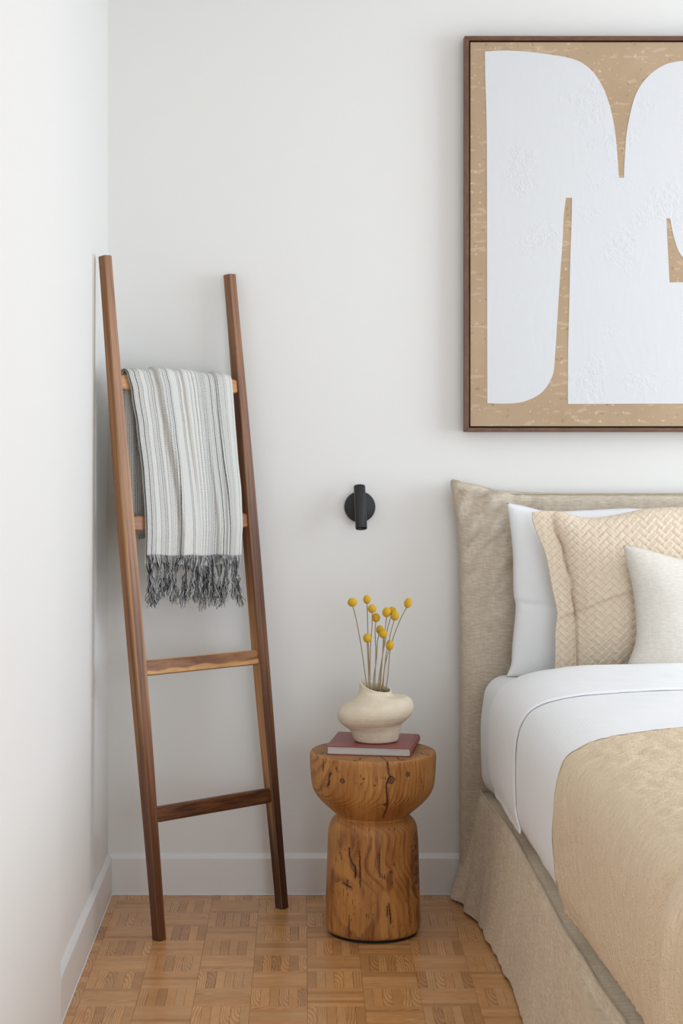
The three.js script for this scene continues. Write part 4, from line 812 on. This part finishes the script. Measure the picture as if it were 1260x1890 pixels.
// ------------------------------------------------------------------ craspedia: one thing per flower
{
  const yellow = mat({ vertexColors: true, roughness: 0.9 }), stemMap = texture(16, 256, (u, v) => mix3([0.68, 0.60, 0.43], [0.52, 0.42, 0.27], clamp(0.5 + 1.1 * fbm(u * 2, v * 22, 2, 3)))), stemMat = mat({ map: stemMap, roughness: 0.85 });
  const bloom = (rx, ry) => {                                             // a ball of many small florets
    const g = new THREE.SphereGeometry(1, 72, 54), p = g.attributes.position, c = new Float32Array(p.count * 3), n = 150, dirs = [];
    for (let i = 0; i < n; i++) { const y = 1 - 2 * (i + 0.5) / n, r = Math.sqrt(1 - y * y), a = i * 2.399963; dirs.push([r * Math.cos(a), y, r * Math.sin(a)]); }
    for (let i = 0; i < p.count; i++) {
      const x = p.getX(i), y = p.getY(i), z = p.getZ(i); let best = -1; for (const d of dirs) { const q = d[0] * x + d[1] * y + d[2] * z; if (q > best) best = q; }
      const ang = Math.acos(Math.min(1, best)), k = 1 - clamp(ang / 0.165), r = 0.955 + 0.07 * Math.sqrt(k) + 0.03 * N(x * 3, y * 3, z * 3);
      p.setXYZ(i, x * r * rx, y * r * ry, z * r * rx); const t = clamp(k * 1.25); c[i * 3] = mix(0.52, 0.80, t); c[i * 3 + 1] = mix(0.27, 0.51, t); c[i * 3 + 2] = mix(0.012, 0.03, t);
    }
    g.setAttribute('color', new THREE.BufferAttribute(c, 3)); return weldNormals(g);
  };
  const B = bloom(0.0112, 0.0114);
  // [head x, head y, depth offset, root x on the lip, lip z, width, height, tilt, label]; positions from the vase's foot
  const F = [
    [-0.0636, 0.3727, 0.010, -0.0245, 0.004, 1.13, 1.05, 0.2, 'yellow ball flower farthest to the left, its stem leaning left, in the cream vase'],
    [-0.0237, 0.3779, -0.012, -0.0150, -0.006, 0.90, 1.07, 0.05, 'topmost yellow ball flower, small and narrow, in the cream vase'],
    [-0.0108, 0.3550, 0.006, -0.0160, 0.008, 1.0, 1.0, -0.05, 'yellow ball flower just below and right of the topmost one in the cream vase'],
    [0.0003, 0.3299, -0.004, -0.0035, 0.010, 0.94, 1.07, 0, 'yellow ball flower lowest of the chain of three descending from the topmost one'],
    [0.0283, 0.3458, 0.008, 0.0090, 0.014, 1.05, 1.18, -0.1, 'large yellow ball flower on the left of the tight upper trio in the vase'],
    [0.0442, 0.3461, -0.022, 0.0065, -0.014, 0.95, 1.0, -0.1, 'yellow ball flower half hidden at the back of the tight upper trio'],
    [0.0501, 0.3369, 0.012, 0.0165, 0.010, 1.0, 1.16, -0.15, 'yellow ball flower in front on the right of the tight upper trio'],
    [0.0862, 0.3694, -0.006, 0.0285, -0.002, 0.92, 1.22, -0.28, 'yellow ball flower farthest to the right on a long curving stem in the vase'],
    [0.0110, 0.2963, -0.016, -0.0070, -0.010, 0.92, 1.05, 0, 'yellow ball flower half hidden behind another in the middle overlapping pair'],
    [0.0187, 0.2890, 0.010, 0.0110, 0.016, 1.02, 1.08, -0.05, 'yellow ball flower in front of the middle overlapping pair in the vase'],
    [-0.0237, 0.2772, 0.012, -0.0190, 0.012, 1.02, 1.08, 0, 'low yellow ball flower on a short stem at the left of the bunch'],
    [0.0368, 0.2572, 0.004, 0.0180, 0.012, 0.95, 1.2, -0.1, 'lowest yellow ball flower of the bunch, on a short stem right of centre'],
  ];
  F.forEach(([hx, hy, hz, rx, rz, sw, sh, tilt, label], i) => {
    const foot = V(rx * 0.55 - (hx - rx) * 0.10, 0.070, rz * 0.5), o = [VASE.x, VASE.y, VASE.z];
    const f = thing('ball_flower', label, 'flower', [o[0] + foot.x, o[1] + foot.y, o[2] + foot.z], 'dried yellow ball flowers in the cream vase');
    const lip = V(rx, 0.148, rz), head = V(hx, hy, hz), bend = i === 7 ? 0.16 : 0.05;
    const mid = lip.clone().lerp(head, 0.5).add(V(-(hx - rx) * bend * 1.6 + 0.002 * Math.sin(i * 5), 0, 0)), near = lip.clone().lerp(head, 0.82).add(V(-(hx - rx) * bend + 0.0018 * Math.sin(i * 3.7), 0, 0));
    const st = tube([foot, lip, mid, near, head.clone().add(V(0, -0.006, 0))].map((p) => p.clone().sub(foot)), 0.00125, 40, 7); part('stem', st, stemMat, f);
    const h = part('flower_head', B, yellow, f); h.position.copy(head.clone().sub(foot)); h.scale.set(sw, sh, sw); h.rotation.set(0.2 * Math.sin(i * 2.3), i * 1.3, tilt, 'ZXY');
  });
}
renderer.render(scene, camera);
